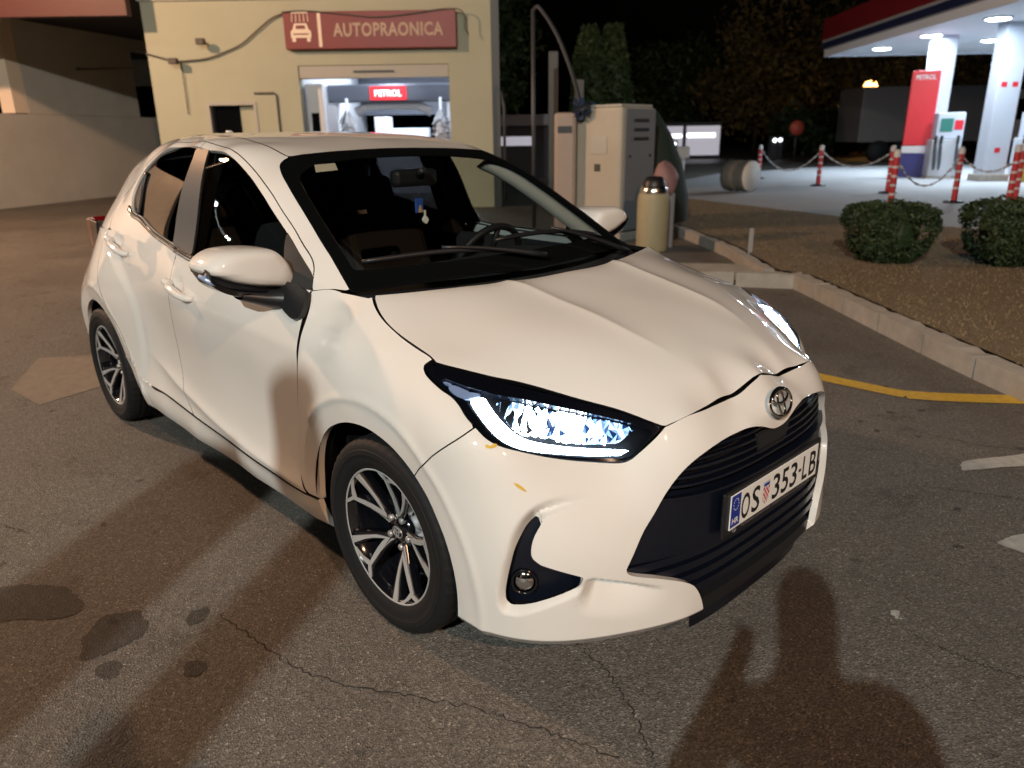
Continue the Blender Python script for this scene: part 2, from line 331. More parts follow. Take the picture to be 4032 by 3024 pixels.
def panel(surf, A, holes=(), gap=.002, hgap=None, res=(.008, .008), skirt=.012, off=0., noskirt=None, thick=False, rnd=.0):
    """surf: (N,2)->(N,3); A outline and holes in the surface's own two coordinates"""
    P, Fc = gridfaces(A.min(0) - .004, A.max(0) + .004, res)
    P, Fc = clip(P, Fc, sdf(P, A) - gap)
    for h in holes: P, Fc = clip(P, Fc, -sdf(P, h) - (gap if hgap is None else hgap))
    X = surf(P); N = normals(surf, P)
    c0 = X.mean(0); s = np.sign((N * (X - np.array([min(c0[0], -.2) if c0[0] < .2 else -.2, 0, .55]))).sum(1).sum())
    N = N * (s if s else 1)
    X = X + N * off
    fl = Fc[len(Fc) // 2]; cr = np.cross(X[fl[1]] - X[fl[0]], X[fl[2]] - X[fl[0]])
    if cr @ N[fl[0]] < 0: Fc = [f[::-1] for f in Fc]
    V = [X]; NN = [N]; FF = list(Fc); MI = [0] * len(Fc)
    if skirt:
        E = {}
        for f in Fc:
            for i in range(len(f)):
                a, b = f[i], f[(i + 1) % len(f)]
                if (b, a) in E: del E[(b, a)]
                else: E[(a, b)] = 1
        ed = list(E)
        if noskirt is not None: ed = [e for e in ed if not (noskirt(X[e[0]]) and noskirt(X[e[1]]))]
        bv = sorted({i for e in ed for i in e}); m = {u: i for i, u in enumerate(bv)}; nb = len(bv); b0 = len(X)
        V += [X[bv], X[bv] - N[bv] * skirt]; NN += [np.zeros((2 * nb, 3))]
        FF += [(b0 + m[b], b0 + m[a], b0 + nb + m[a], b0 + nb + m[b]) for a, b in ed]
        hs = np.full(len(P), 1e9)
        for h in holes: hs = np.minimum(hs, np.abs(sdf(P, h)))
        MI += [0 if (hs[a] < .006 and hs[b] < .006) else 1 for a, b in ed]
    p = Pan(); p.V = np.vstack(V); p.N = np.vstack(NN); p.F = FF; p.M = MI
    return p
def mirror(p):
    q = Pan(); q.V = p.V * [1, -1, 1]; q.N = p.N * [1, -1, 1]; q.F = [f[::-1] for f in p.F]; q.M = p.M; return q
def join(*ps):
    q = Pan(); q.V = np.vstack([p.V for p in ps]); q.N = np.vstack([p.N for p in ps]); q.F = []; q.M = sum((p.M for p in ps), []); b = 0
    for p in ps: q.F += [tuple(i + b for i in f) for f in p.F]; b += len(p.V)
    return q
def pobj(name, p, m, parent, label=None):
    me = bpy.data.meshes.new(name); me.from_pydata(p.V.tolist(), [], p.F); me.materials.append(MATS[m]); me.materials.append(MATS['liner' if m == 'paint' else m]); me.polygons.foreach_set('material_index', p.M)
    me.polygons.foreach_set('use_smooth', [True] * len(me.polygons))
    me.normals_split_custom_set_from_vertices(p.N.tolist())
    o = bpy.data.objects.new(name, me); COL.objects.link(o); o.parent = parent
    if label: o['label'] = label
    return o
def sstep(a, b, x): t = np.clip((x - a) / (b - a), 0, 1); return t * t * (3 - 2 * t)
# surface coordinates: front (s=.95*theta, z), side (x,z), glasshouse (x,.62*phi), bonnet/screen (x,y)
KF, KG = .95, .62
def toF(P): P = np.asarray(P, float); return np.c_[KF * np.arctan2(P[:, 1], P[:, 0] - XC), P[:, 2]]
def toL(P): P = np.asarray(P, float); return P[:, [0, 2]]
def toG(P): P = np.asarray(P, float); return np.c_[P[:, 0], KG * np.arctan2(P[:, 2] - ZG, P[:, 1])]
def toH(P): P = np.asarray(P, float); return P[:, :2]

# ---- sculpting of the front: arch lip, lamp channel beside the grille, lip shelf, badge dome
FOG_OUT = toF([(.557,.74,.543),(.545,.759,.534),(.535,.777,.519),(.526,.793,.49),(.517,.804,.461),(.509,.814,.412),(.5,.818,.367),(.494,.819,.33),(.494,.816,.301),(.502,.81,.29),(.521,.799,.292),(.546,.782,.302),(.579,.753,.319),(.613,.713,.34),(.628,.694,.353),(.636,.684,.371),(.64,.68,.387)])
FOG_IN = toF([(.64,.68,.387),(.619,.711,.402),(.571,.766,.43),(.555,.778,.448),(.551,.779,.465),(.551,.771,.497),(.554,.755,.524),(.557,.74,.543)])
FOGP = poly(FOG_OUT, FOG_IN[:3], FOG_IN[2:])
CH_OUT = toF([(.652,.531,.586),(.592,.64,.588),(.559,.711,.583),(.538,.752,.568),(.525,.779,.543),(.513,.8,.502),(.504,.814,.447),(.492,.822,.392),(.482,.824,.334),(.481,.822,.301),(.49,.815,.28),(.517,.8,.279),(.557,.773,.299),(.587,.744,.317),(.615,.71,.336),(.631,.689,.352),(.639,.679,.38)])
SL_LOW = toF([(.557,.741,.543),(.575,.707,.556),(.6,.649,.567),(.623,.588,.576),(.652,.531,.5855)])
CHP = poly(CH_OUT, FOG_IN[:3], FOG_IN[2:], SL_LOW)
CHEEK = crom(toF([(.555,.778,.448),(.571,.766,.43),(.619,.711,.402),(.64,.68,.387),(.667,.633,.37),(.697,.576,.35),(.725,.514,.328),(.753,.448,.303)]))
ARCHX = np.vstack([crom([(-.368,.214),(-.385,.26),(-.402,.34),(-.396,.425),(-.355,.512),(-.290,.576),(-.219,.618),(-.142,.647),(-.072,.659),(-.016,.659),(.041,.651),(.096,.636),(.147,.613),(.195,.582),(.241,.540),(.279,.485),(.306,.435),(.327,.375),(.339,.31),(.341,.25),(.338,.20)]), [(.33, .02), (-.33, .02)]])
ARCHR = np.vstack([crom([(-2.08,.20),(-2.098,.27),(-2.145,.35),(-2.205,.435),(-2.265,.525),(-2.34,.607),(-2.43,.657),(-2.53,.674),(-2.62,.663),(-2.71,.622),(-2.785,.555),(-2.835,.455),(-2.848,.34),(-2.81,.20)]), [(-2.8, .02), (-2.1, .02)]])
def sdf2(P, A):
    d, _ = segdist(P, A); return np.where(inside(P, A), d, -d)
def dF(P, X):
    """offset along the surface radius"""
    Q = np.c_[np.abs(P[:, 0]), P[:, 1]]; x, z = X[:, 0], X[:, 2]; d = np.zeros(len(P))
    r = -sdf2(np.c_[x, z], ARCHX); t = np.clip((.075 - r) / .075, 0, 1); d -= .012 * t
    d += .004 * np.exp(-((r - .078) / .016) ** 2) * (x > -.4)
    m = (Q[:, 0] > .35) & (Q[:, 0] < 1.2) & (z < .66) & (z > .2)
    if m.any():
        q = Q[m]; f = sdf(q, CHP); do, ao = segdist(q, crom(CH_OUT), False)
        fade = sstep(.0, .22, ao)
        sd = np.where(f > 0, do, -do)
        d[m] -= .048 * fade * sstep(-.012, .036, sd) * np.where(do < .016, sstep(-.02, -.012, f), sstep(.0, .012, f)) * sstep(1.0, .90, ao)
        dc, ac = segdist(q, CHEEK, False); sg = np.interp(q[:, 0], CHEEK[::-1, 0], CHEEK[::-1, 1]) - q[:, 1]
        d[m] -= .034 * sstep(1., .62, ac) * sstep(.44, .56, ac) * sstep(-.003, .014, sg) * sstep(.12, .0, sg) * sstep(.004, -.004, f) * sstep(.20, .27, q[:, 1]) * sstep(.775, .74, q[:, 0])
    d -= .9 * np.clip(.195 - z, 0, 1)
    d += .010 * np.exp(-((Q[:, 0] / .12) ** 2 + ((z - .712) / .035) ** 2))
    return d
def sF(P):
    P = np.asarray(P, float); t = P[:, 0] / KF; r = _F(t, P[:, 1])
    X = np.c_[XC + r * np.cos(t), r * np.sin(t), P[:, 1]]; r = r + dF(P, X)
    return np.c_[XC + r * np.cos(t), r * np.sin(t), P[:, 1]]
LOWC = crom([(-2.05,.53),(-1.792,.461),(-1.539,.411),(-1.296,.374),(-1.023,.338),(-.829,.322),(-.6,.312),(-.47,.308)])
SILLU = crom([(-2.09,.44),(-2.05,.375),(-2.0,.35),(-1.745,.338),(-1.483,.322),(-1.243,.312),(-.923,.303),(-.712,.296),(-.457,.294),(-.35,.292)])
SHL = crom([(-2.1,.80),(-1.6,.835),(-1.15,.842),(-.83,.832),(-.45,.81)])
HAU = crom([(-2.45,1.02),(-2.389,.985),(-2.298,.944),(-2.196,.889),(-2.07,.825),(-2.0,.765),(-1.972,.692),(-1.972,.54),(-1.99,.42),(-2.02,.33)])
def dL(P):
    x, z = P[:, 0], P[:, 1]; d = np.zeros(len(P))
    r = -sdf2(np.c_[x, z], ARCHR); t = np.clip((.075 - r) / .075, 0, 1); d -= .012 * t; d += .004 * np.exp(-((r - .078) / .016) ** 2)
    r = -sdf2(np.c_[x, z], ARCHX); t = np.clip((.075 - r) / .075, 0, 1); d -= .012 * t
    zc = np.interp(x, LOWC[:, 0], LOWC[:, 1]); k = sstep(-2.0, -1.6, x) * sstep(-.42, -.6, x)
    ab = lambda v: np.sqrt(v * v + 4e-5) - .0063; d += k * .014 * np.exp(-ab(z - zc) / .035)
    zs = np.interp(x, SILLU[:, 0], SILLU[:, 1]); q = (z - zs); d += .006 * np.exp(-np.abs(q) / .02) * (q < 0.001)
    zh = np.interp(x, SHL[:, 0], SHL[:, 1]); d += .003 * np.exp(-((z - zh) / .035) ** 2) * sstep(-2., -1.5, x)
    d -= .8 * np.clip(np.interp(x, [-2.1, -1.5, -.4], [.225, .20, .205]) - z, 0, 1)
    hs_, ha_ = segdist(P, HAU, False); sg = np.where(x < np.interp(z, HAU[::-1, 1], HAU[::-1, 0]), hs_, -hs_); d += .011 * sstep(-.025, .045, sg) * sstep(.42, .10, sg)
    # hollows behind the door handles
    for hx, hz in ((-1.415, .885), (-2.25, .985)): d -= .012 * np.exp(-(((x - hx) / .05) ** 2 + ((z - hz) / .032) ** 2) ** 1.5)
    return d
def sL(P):
    P = np.asarray(P, float); return np.c_[P[:, 0], _L(P[:, 0], P[:, 1]) + dL(P), P[:, 1]]
def sG(P):
    P = np.asarray(P, float); ph = P[:, 1] / KG; r = _G(P[:, 0], ph); return np.c_[P[:, 0], r * np.cos(ph), ZG + r * np.sin(ph)]
HCR = crom([(-.06,.272),(.054,.26),(.175,.257),(.263,.25),(.423,.242),(.563,.209),(.612,.195),(.658,.178),(.71,.16)])
def sH(P):
    P = np.asarray(P, float); z = _H(P[:, 0], P[:, 1]); dd, _ = segdist(np.c_[P[:, 0], np.abs(P[:, 1])], HCR, False)
    return np.c_[P, z + .009 * np.exp(-(np.sqrt(dd * dd + 3e-5) - .0055) / .04) * sstep(.64, .36, P[:, 0])]
def sW(P):
    P = np.asarray(P, float); return np.c_[P, _W(P[:, 0], P[:, 1])]
# ------------------------------------------------------------------ materials of the car
mat('paint', (.71, .70, .685), .55, coat=1.0, spec=.25); MATS['paint'].node_tree.nodes['Principled BSDF'].inputs['Coat Roughness'].default_value = .015
mat('black_gloss', (.004, .0045, .007), .12, coat=.6)
mat('black_plastic', (.012, .013, .016), .42)
mat('black_satin', (.014, .014, .016), .5, spec=.25)
mat('grille_black', (.004, .006, .013), .30, coat=.2)
mat('liner', (.004, .004, .005), .95, spec=.1)
mat('rubber', (.008, .0085, .010), .7, spec=.3, bump=(140, .25, .004), noise=.3, nscale=40)
mat('chrome', (.75, .76, .78), .08, metal=1)
mat('machined', (.50, .50, .51), .42, metal=.35)
mat('rim_black', (.005, .0055, .008), .12, coat=1)
mat('nut', (.5, .51, .53), .3, metal=.6)
mat('disc', (.22, .22, .23), .45, metal=1)
mat('seat', (.012, .012, .014), .8, noise=.3, nscale=60)
mat('headliner', (.30, .29, .27), .9)
mat('dash', (.010, .010, .012), .75, bump=(300, .3, .002))
mat('lamp_white', (.9, .95, 1), .3, emit=(.74, .92, 1.0), es=26)
mat('lamp_led', (.9, .95, 1), .3, emit=(.80, .94, 1.0), es=30)
mat('lamp_chrome', (.55, .75, 1), .2, metal=.7, emit=(.25, .5, 1), es=.6)
mat('lamp_silver', (.36, .44, .58), .3, metal=.5, emit=(.3, .5, 1), es=.12)
mat('lamp_mid', (.6, .8, 1), .2, emit=(.48, .74, 1), es=1.5)
mat('lamp_dark', (.012, .03, .09), .2, coat=1, emit=(.03, .1, .35), es=.25)
mat('tail_red', (.16, .005, .008), .15, coat=1)
mat('plate_white', (.78, .80, .80), .35)
mat('plate_blue', (.012, .035, .30), .35)
mat('plate_black', (.008, .008, .01), .4)
mat('plate_red', (.45, .01, .02), .4)
mat('holder', (.012, .012, .014), .45)
mat('holder_print', (.22, .22, .23), .5)
mat('sail_grey', (.03, .032, .034), .7, spec=.2)
mat('orange_refl', (.6, .18, .01), .3)
mat('sticker', (.62, .52, .40), .6)
mat('leaf_yellow', (.62, .40, .03), .6)
mat('pendant_blue', (.02, .07, .32), .6); mat('pendant_white', (.75, .72, .66), .4); mat('pendant_tan', (.45, .26, .12), .6)
glass('screen_glass', (.80, .85, .84), 1.38)
glass('side_glass', (.72, .76, .75), 1.36)
glass('rear_glass', (.05, .05, .055), 1.15)
glass('lens_glass', (.92, .95, 1), 1.45)

CAR = empty('car', (0, 0, 0))
tag(CAR, 'white five-door hatchback car parked with its headlights lit', 'car')
def sym(P):
    """close a half outline (starting and ending on the centre line) by its mirror image"""
    P = np.asarray(P); M = P[::-1].copy(); return P, M
def symF(h): h = np.asarray(h); m = h[::-1] * [-1, 1]; q = np.vstack([h, m]); return q[np.r_[True, np.linalg.norm(np.diff(q, axis=0), axis=1) > 1e-5]]
def symH(h): h = np.asarray(h); m = h[::-1] * [1, -1]; q = np.vstack([h, m]); return q[np.r_[True, np.linalg.norm(np.diff(q, axis=0), axis=1) > 1e-5]]

# outlines
HG_FRONT = [(.711,0,.787),(.706,.05,.775),(.70,.13,.752),(.70,.25,.751),(.70,.35,.7485),(.677,.413,.732)]
HL_TOP = [(.169,.754,.872),(.216,.737,.87),(.297,.686,.851),(.364,.625,.828),(.489,.537,.792),(.586,.466,.762),(.677,.413,.732)]
HL_IN = [(.677,.413,.732),(.672,.431,.717),(.638,.499,.657)]
HL_BOT = [(.638,.499,.657),(.624,.518,.649),(.572,.585,.657),(.523,.662,.676),(.477,.738,.704),(.44,.781,.723),(.414,.796,.738),(.382,.804,.762)]
HL_OUT = [(.382,.804,.762),(.35,.806,.782),(.318,.801,.803),(.286,.797,.816),(.24,.797,.827),(.185,.791,.842),(.16,.785,.851),(.141,.773,.863),(.145,.762,.871),(.169,.754,.872)]
BGAP = [(.382,.804,.762),(.37,.833,.744),(.331,.86,.71),(.287,.87,.674),(.249,.872,.638),(.228,.873,.619),(.198,.873,.585),(.178,.873,.563)]
HG_SIDE = [(.169,.754,.872),(.137,.747,.883),(.07,.743,.896),(-.02,.739,.919),(-.103,.728,.944),(-.158,.713,.968),(-.201,.693,.994)]
DCUT = [(-.44,.765,.99),(-.425,.808,.938),(-.422,.826,.898),(-.425,.837,.858),(-.430,.848,.78),(-.443,.85,.70),(-.475,.843,.589),(-.497,.839,.508),(-.507,.837,.42),(-.507,.838,.355),(-.48,.847,.31),(-.457,.85,.296)]
GRILLE = [(.785,0,.645),(.785,.033,.649),(.781,.101,.673),(.775,.148,.682),(.766,.204,.679),(.76,.268,.674),(.756,.328,.664),(.748,.382,.644),(.737,.418,.618),(.722,.456,.572),(.712,.492,.523),(.705,.528,.475),(.70,.562,.42),(.695,.579,.388)]
GRILLE2 = [(.695,.579,.388),(.699,.57,.373),(.738,.482,.338),(.766,.41,.306),(.775,.377,.283),(.782,.355,.247),(.785,.338,.196),(.785,.33,.10)]
def a2F(A):
    return toF(np.c_[A[:, 0], np.full(len(A), .858), A[:, 1]])
def circF(r, n=72): t = np.linspace(0, 2 * np.pi, n, endpoint=False); return toF(np.c_[r * np.cos(t), np.full(n, .868), .31 + r * np.sin(t)])
def circL(cx, r, n=72): t = np.linspace(0, 2 * np.pi, n, endpoint=False); return np.c_[cx + r * np.cos(t), .31 + r * np.sin(t)]
ARCH = .352
gr_half = np.vstack([crom(toF(GRILLE)), crom(toF(GRILLE2))[1:], [[0, .10]]])
GRP = symF(gr_half)
bump_half = np.vstack([crom(toF(HG_FRONT)), crom(toF(HL_IN))[1:], crom(toF(HL_BOT))[1:], crom(toF(BGAP))[1:], toF([(.16,.872,.155)]), [[0, .155]]])
HLP = poly(toF(HL_TOP), toF(HL_IN), toF(HL_BOT), toF(HL_OUT))

body = empty('body', parent=CAR)
pb = panel(sF, symF(bump_half), [GRP, FOGP, FOGP * [-1, 1], a2F(ARCHX), a2F(ARCHX) * [-1, 1]], gap=.0018, hgap=0, res=(.006, .006), skirt=.022)
bumper = pobj('front_bumper', pb, 'paint', CAR)
# front wings
FEN = poly(toF(HG_SIDE), toF([(-.209,.69,.99),(-.326,.694,.991)]), toF([(-.326,.694,.991),(-.377,.735,.999),(-.44,.765,.99)]), toF(DCUT), toF([(-.457,.85,.296),(-.33,.85,.292)]), toF([(-.33,.85,.292),(.16,.873,.30)]), toF([(.16,.873,.30),(.16,.873,.54)]), toF(BGAP[::-1]), toF(HL_OUT))
pf = panel(sF, FEN, [a2F(ARCHX)], gap=.0018, hgap=0, res=(.007, .007), skirt=.02)
for q in (pf, mirror(pf)): pobj('front_wing', q, 'paint', CAR)
# bonnet
bon = np.vstack([crom([(-.035,0),(-.04,.12),(-.057,.269),(-.098,.413),(-.145,.537),(-.205,.69)]), crom(toH(HG_SIDE[::-1]))[1:], crom(toH(HL_TOP))[1:], crom(toH(HG_FRONT[::-1]))[1:]])
ph = panel(sH, symH(bon), gap=.0022, res=(.009, .009), skirt=.018)
bonnet = pobj('bonnet', ph, 'paint', CAR)
# doors, rear wing, skirts (below the waist)
BCUT = [(-1.51,1.0),(-1.515,.9),(-1.528,.805),(-1.545,.74),(-1.566,.654),(-1.572,.56),(-1.556,.469),(-1.535,.416),(-1.50,.361),(-1.445,.319)]
RCUT = [(-2.43,1.03),(-2.46,.93),(-2.42,.80),(-2.30,.68),(-2.19,.58),(-2.13,.48),(-2.09,.40),(-2.06,.372)]
seam = lambda a, b, n=14: [(x, float(zj(x)) + .005) for x in np.linspace(a, b, n)]
sil = lambda a, b, n=12: [(x, float(np.interp(x, SILLU[:, 0], SILLU[:, 1]))) for x in np.linspace(a, b, n)]
FD = poly([(p_[0], p_[2]) for p_ in [(-.448,.77,.97)] + DCUT[1:]], sil(-.457, -1.44), BCUT[::-1][:-1], seam(-1.512, -.449))
RD = poly(BCUT[1:], sil(-1.445, -2.06), RCUT[::-1], seam(-2.43, -1.512))
noz = lambda X: X[2] > zj(X[0]) - .002
G_DOORTOP = [(-2.43,.722,1.03),(-2.462,.70,1.10),(-2.451,.683,1.164),(-2.346,.661,1.223),(-2.246,.644,1.285),(-2.159,.615,1.358),(-2.08,.595,1.40),(-1.97,.58,1.432),(-1.84,.571,1.445),(-1.72,.572,1.449),(-1.6,.573,1.447),(-1.49,.577,1.439),(-1.363,.586,1.423),(-1.233,.598,1.40),(-1.128,.609,1.366),(-1.003,.627,1.318),(-.884,.648,1.267),(-.778,.666,1.21),(-.682,.68,1.159),(-.615,.694,1.123),(-.551,.706,1.089),(-.522,.713,1.07),(-.497,.725,1.047),(-.478,.738,1.02),(-.455,.755,.985)]
DT = crom(toG(G_DOORTOP))
BSPL = [(-1.566,.573,1.447),(-1.556,.612,1.424),(-1.535,.66,1.32),(-1.515,.70,1.2),(-1.508,.74,1.1),(-1.512,.785,.984)]
FWIN = poly(toG([(-1.368,.78,1.012),(-1.39,.753,1.081),(-1.406,.72,1.168),(-1.419,.694,1.238),(-1.434,.669,1.308),(-1.452,.642,1.365),(-1.475,.61,1.414)]), toG([(-1.475,.61,1.414),(-1.40,.612,1.412),(-1.302,.618,1.402),(-1.212,.625,1.378),(-1.125,.633,1.344),(-1.02,.647,1.302),(-.922,.665,1.258),(-.835,.68,1.212),(-.755,.691,1.17),(-.704,.699,1.144)]), toG([(-.704,.699,1.144),(-.688,.719,1.116),(-.661,.74,1.082),(-.626,.765,1.039),(-.61,.78,1.0)]), toG([(-.61,.78,1.0),(-.9,.787,1.0),(-1.265,.787,1.005),(-1.368,.78,1.012)]))
SAIL = poly(toG([(-.704,.699,1.146),(-.629,.714,1.109),(-.55,.728,1.065),(-.485,.74,1.025),(-.458,.755,.99)]), toG([(-.458,.755,.99),(-.61,.78,.985)]), toG([(-.61,.78,.985),(-.626,.765,1.039),(-.661,.74,1.082),(-.688,.719,1.116),(-.704,.699,1.146)]))
RWIN = poly(toG([(-1.605,.612,1.427),(-1.585,.643,1.386),(-1.588,.67,1.318),(-1.60,.687,1.267),(-1.61,.704,1.211),(-1.61,.732,1.132),(-1.588,.768,1.042)]), toG([(-1.588,.768,1.042),(-1.702,.761,1.056),(-1.825,.753,1.075),(-1.93,.743,1.097),(-2.037,.727,1.119),(-2.157,.719,1.131)]), toG([(-2.157,.719,1.131),(-2.215,.704,1.16),(-2.252,.682,1.2),(-2.242,.663,1.243),(-2.192,.64,1.302),(-2.13,.625,1.345),(-2.065,.612,1.381),(-1.98,.607,1.404),(-1.877,.603,1.419),(-1.75,.60,1.427),(-1.605,.612,1.427)]))
BPIL_F = poly(toG([(-1.368,.78,1.012),(-1.39,.753,1.081),(-1.406,.72,1.168),(-1.419,.694,1.238),(-1.434,.669,1.308),(-1.452,.642,1.365),(-1.475,.61,1.414)]), toG([(-1.475,.61,1.414),(-1.556,.612,1.424)]), toG([(-1.556,.612,1.424),(-1.535,.66,1.32),(-1.515,.70,1.2),(-1.508,.74,1.1),(-1.512,.785,1.028)]))
BPIL_R = poly(toG([(-1.605,.612,1.427),(-1.585,.643,1.386),(-1.588,.67,1.318),(-1.60,.687,1.267),(-1.61,.704,1.211),(-1.61,.732,1.132),(-1.588,.768,1.042)]), toG([(-1.588,.768,1.042),(-1.512,.785,1.028)]), toG([(-1.512,.785,1.028),(-1.508,.74,1.1),(-1.515,.70,1.2),(-1.535,.66,1.32),(-1.556,.612,1.424)]))
seamG = lambda a, b, n=14: toG([(x, float(_L(x, zj(x) - .004)), float(zj(x)) - .004) for x in np.linspace(a, b, n)])
i_b = int(np.argmin(np.hypot(*(DT - toG(BSPL)[0]).T)))
FDG = np.vstack([crom(toG(BSPL)), seamG(-1.512, -.455)[1:], DT[i_b + 1:-1][::-1]])
RDG = np.vstack([crom(toG(BSPL))[::-1], DT[:i_b][::-1], seamG(-2.43, -1.512)[1:-1]])
lowz = lambda X: X[2] < zj(X[0]) + .006
fd = join(panel(sL, FD, gap=.0018, res=(.009, .008), skirt=.02, noskirt=noz), panel(sG, FDG, [FWIN, SAIL, BPIL_F], gap=.0016, hgap=.0022, res=(.009, .008), skirt=.014, noskirt=lowz))
rd = join(panel(sL, RD, [ARCHR], gap=.0018, hgap=0, res=(.009, .008), skirt=.02, noskirt=noz), panel(sG, RDG, [RWIN, BPIL_R], gap=.0016, hgap=.0022, res=(.009, .008), skirt=.014, noskirt=lowz))
WSE = [(-1.014,.493,1.385),(-1.005,.525,1.375),(-.985,.55,1.36),(-.931,.576,1.334),(-.837,.603,1.29),(-.708,.628,1.219),(-.587,.648,1.148),(-.471,.667,1.081),(-.377,.684,1.023),(-.326,.694,.991)]
DITCH = [(-1.014,.493,1.385),(-1.058,.496,1.395),(-1.156,.491,1.417),(-1.305,.478,1.437),(-1.431,.468,1.45),(-1.64,.458,1.463),(-1.9,.45,1.468),(-2.2,.44,1.458),(-2.5,.425,1.413),(-2.86,.40,1.34)]
QG = np.vstack([crom(toG(WSE))[::-1], crom(toG(DITCH))[1:], seamG(-2.9, -2.43)[0:1], seamG(-2.9, -2.43)[1:-1], DT, toG([(-.39,.735,.997)])])
QL = poly(seam(-3.085, -2.43), RCUT, [(-2.06, .372), (-2.12, .16)], [(-2.12, .16), (-3.085, .18)], [(-3.085, .18), (-3.085, 1.03)])
qg = panel(sG, QG, gap=.0016, res=(.010, .008), skirt=.012, noskirt=lowz)
ql = panel(sL, QL, [ARCHR], gap=.0018, hgap=0, res=(.010, .010), skirt=.02, noskirt=noz)
SK = poly(sil(-.30, -2.09)[::-1], [(-.30, .292), (-.30, .16)], [(-.30, .16), (-2.3, .17)], [(-2.3, .17), (-2.25, .40), (-2.09, .43)])
sk = panel(sL, SK, [ARCHX, ARCHR], gap=.0012, hgap=0, res=(.010, .006), skirt=.02)
# the glass is a plain, slightly curved sheet: low-order fit to the body surface round it
_gq = np.vstack([FWIN, RWIN, BPIL_F]); _ph = _gq[:, 1] / KG; _rr = _G(_gq[:, 0], _ph)
_bas = lambda x, p_: np.stack([np.ones_like(x), x, p_, x * x, x * p_, p_ * p_, x * x * p_, p_ ** 3, p_ * p_ * x], -1)
_gc = np.linalg.lstsq(_bas(_gq[:, 0], _ph), _rr, rcond=None)[0]
def sGl(P):
    P = np.asarray(P, float); ph = P[:, 1] / KG; r = _bas(P[:, 0], ph) @ _gc - .003; return np.c_[P[:, 0], r * np.cos(ph), ZG + r * np.sin(ph)]
parts = {}
for sgn, mm in ((1, lambda q: q), (-1, mirror)):
    d1 = pobj('front_door', mm(fd), 'paint', CAR); d2 = pobj('rear_door', mm(rd), 'paint', CAR)
    pobj('side_body_panel', mm(join(qg, ql)), 'paint', CAR); pobj('side_skirt', mm(sk), 'paint', CAR)
    pobj('window', mm(panel(sGl, FWIN, gap=-.006, res=(.02, .02), skirt=0, off=-.006)), 'side_glass', d1)
    pobj('window', mm(panel(sGl, RWIN, gap=-.006, res=(.02, .02), skirt=0, off=-.006)), 'rear_glass', d2)
    pobj('mirror_sail', mm(panel(sG, SAIL, gap=-.001, res=(.01, .01), skirt=.01, off=-.002)), 'sail_grey', d1)
    pobj('pillar_trim', mm(panel(sGl, BPIL_F, gap=-.001, res=(.012, .012), skirt=.01, off=-.001)), 'black_satin', d1)
    pobj('pillar_trim', mm(panel(sGl, BPIL_R, gap=-.001, res=(.012, .012), skirt=.01, off=-.001)), 'black_satin', d2)
    # waist mouldings and the bar of the rear quarter light
    def strip(P3, r, name, m, par, off=.003, up=0.):
        q = crom(toG(P3), 4); X = sG(q); Nn = normals(sG, q); Nn *= np.sign(Nn[:, 1].mean())
        X = X + Nn * off; X[:, 1] *= sgn; mb = MB().tube(X, r, 8); mb.build(name, m, par)
    strip([(-.62,.79,.992),(-.9,.79,.993),(-1.265,.79,.998),(-1.368,.785,1.005),(-1.51,.785,1.02)], .007, 'waist_moulding', 'black_gloss', d1)
    strip([(-1.515,.785,1.021),(-1.588,.775,1.032),(-1.702,.765,1.046),(-1.825,.757,1.064),(-1.93,.748,1.086),(-2.037,.732,1.108),(-2.157,.724,1.122),(-2.232,.71,1.15)], .007, 'waist_moulding', 'black_gloss', d2)
    strip([(-.62,.79,.978),(-.9,.79,.979),(-1.265,.79,.984),(-1.368,.785,.991),(-1.51,.785,1.006)], .0035, 'waist_trim', 'chrome', d1)
    strip([(-1.515,.785,1.007),(-1.588,.775,1.018),(-1.702,.765,1.031),(-1.825,.757,1.05),(-1.93,.748,1.071),(-2.037,.732,1.093),(-2.157,.724,1.107),(-2.245,.71,1.135)], .0035, 'waist_trim', 'chrome', d2)
    strip([(-2.085,.728,1.125),(-2.105,.697,1.177),(-2.128,.666,1.247),(-2.135,.642,1.31)], .009, 'quarter_light_bar', 'black_plastic', d2, off=0)
    parts[sgn] = (d1, d2)
# roof, windscreen, scuttle
rf = np.vstack([crom(toG([(-1.046,0.0001,1.407),(-1.040,.12,1.4055),(-1.032,.235,1.402),(-1.022,.396,1.393),(-1.014,.493,1.385)])), crom(toG(DITCH))[1:], toG([(-2.86,.0001,1.39)])])
m_ = rf[::-1].copy(); m_[:, 1] = KG * np.pi - m_[:, 1]
ROOFP = np.vstack([rf, m_]); ROOFP = ROOFP[np.r_[True, np.linalg.norm(np.diff(ROOFP, axis=0), axis=1) > 1e-4]]
roof = pobj('roof', panel(sG, ROOFP, gap=.003, res=(.02, .012), skirt=.014), 'paint', CAR)
ws = np.vstack([crom([(-1.046,0),(-1.040,.12),(-1.032,.235),(-1.022,.396),(-1.014,.493)]), crom(toH(WSE))[1:], crom([(-.326,.694),(-.265,.53),(-.215,.41),(-.178,.27),(-.155,.12),(-.15,0)])[1:]])
WSP = symH(ws)
screen = pobj('windscreen', panel(sW, WSP, gap=.003, res=(.02, .02), skirt=0, off=-.004), 'screen_glass', CAR)
cen = np.array([-.6, 0]); inn = WSP.copy(); 
ins = np.vstack([crom([(-.985,0),(-.975,.235),(-.955,.40),(-.94,.455)]), crom([(-.94,.455),(-.91,.505),(-.86,.54),(-.708,.578),(-.587,.60),(-.471,.62),(-.40,.632)])[1:], crom([(-.40,.632),(-.345,.50),(-.30,.38),(-.265,.25),(-.24,0)])[1:]])
frit = pobj('windscreen_band', panel(sW, WSP, [symH(ins)], gap=.003, hgap=0, res=(.012, .012), skirt=.004, off=-.007), 'liner', screen)
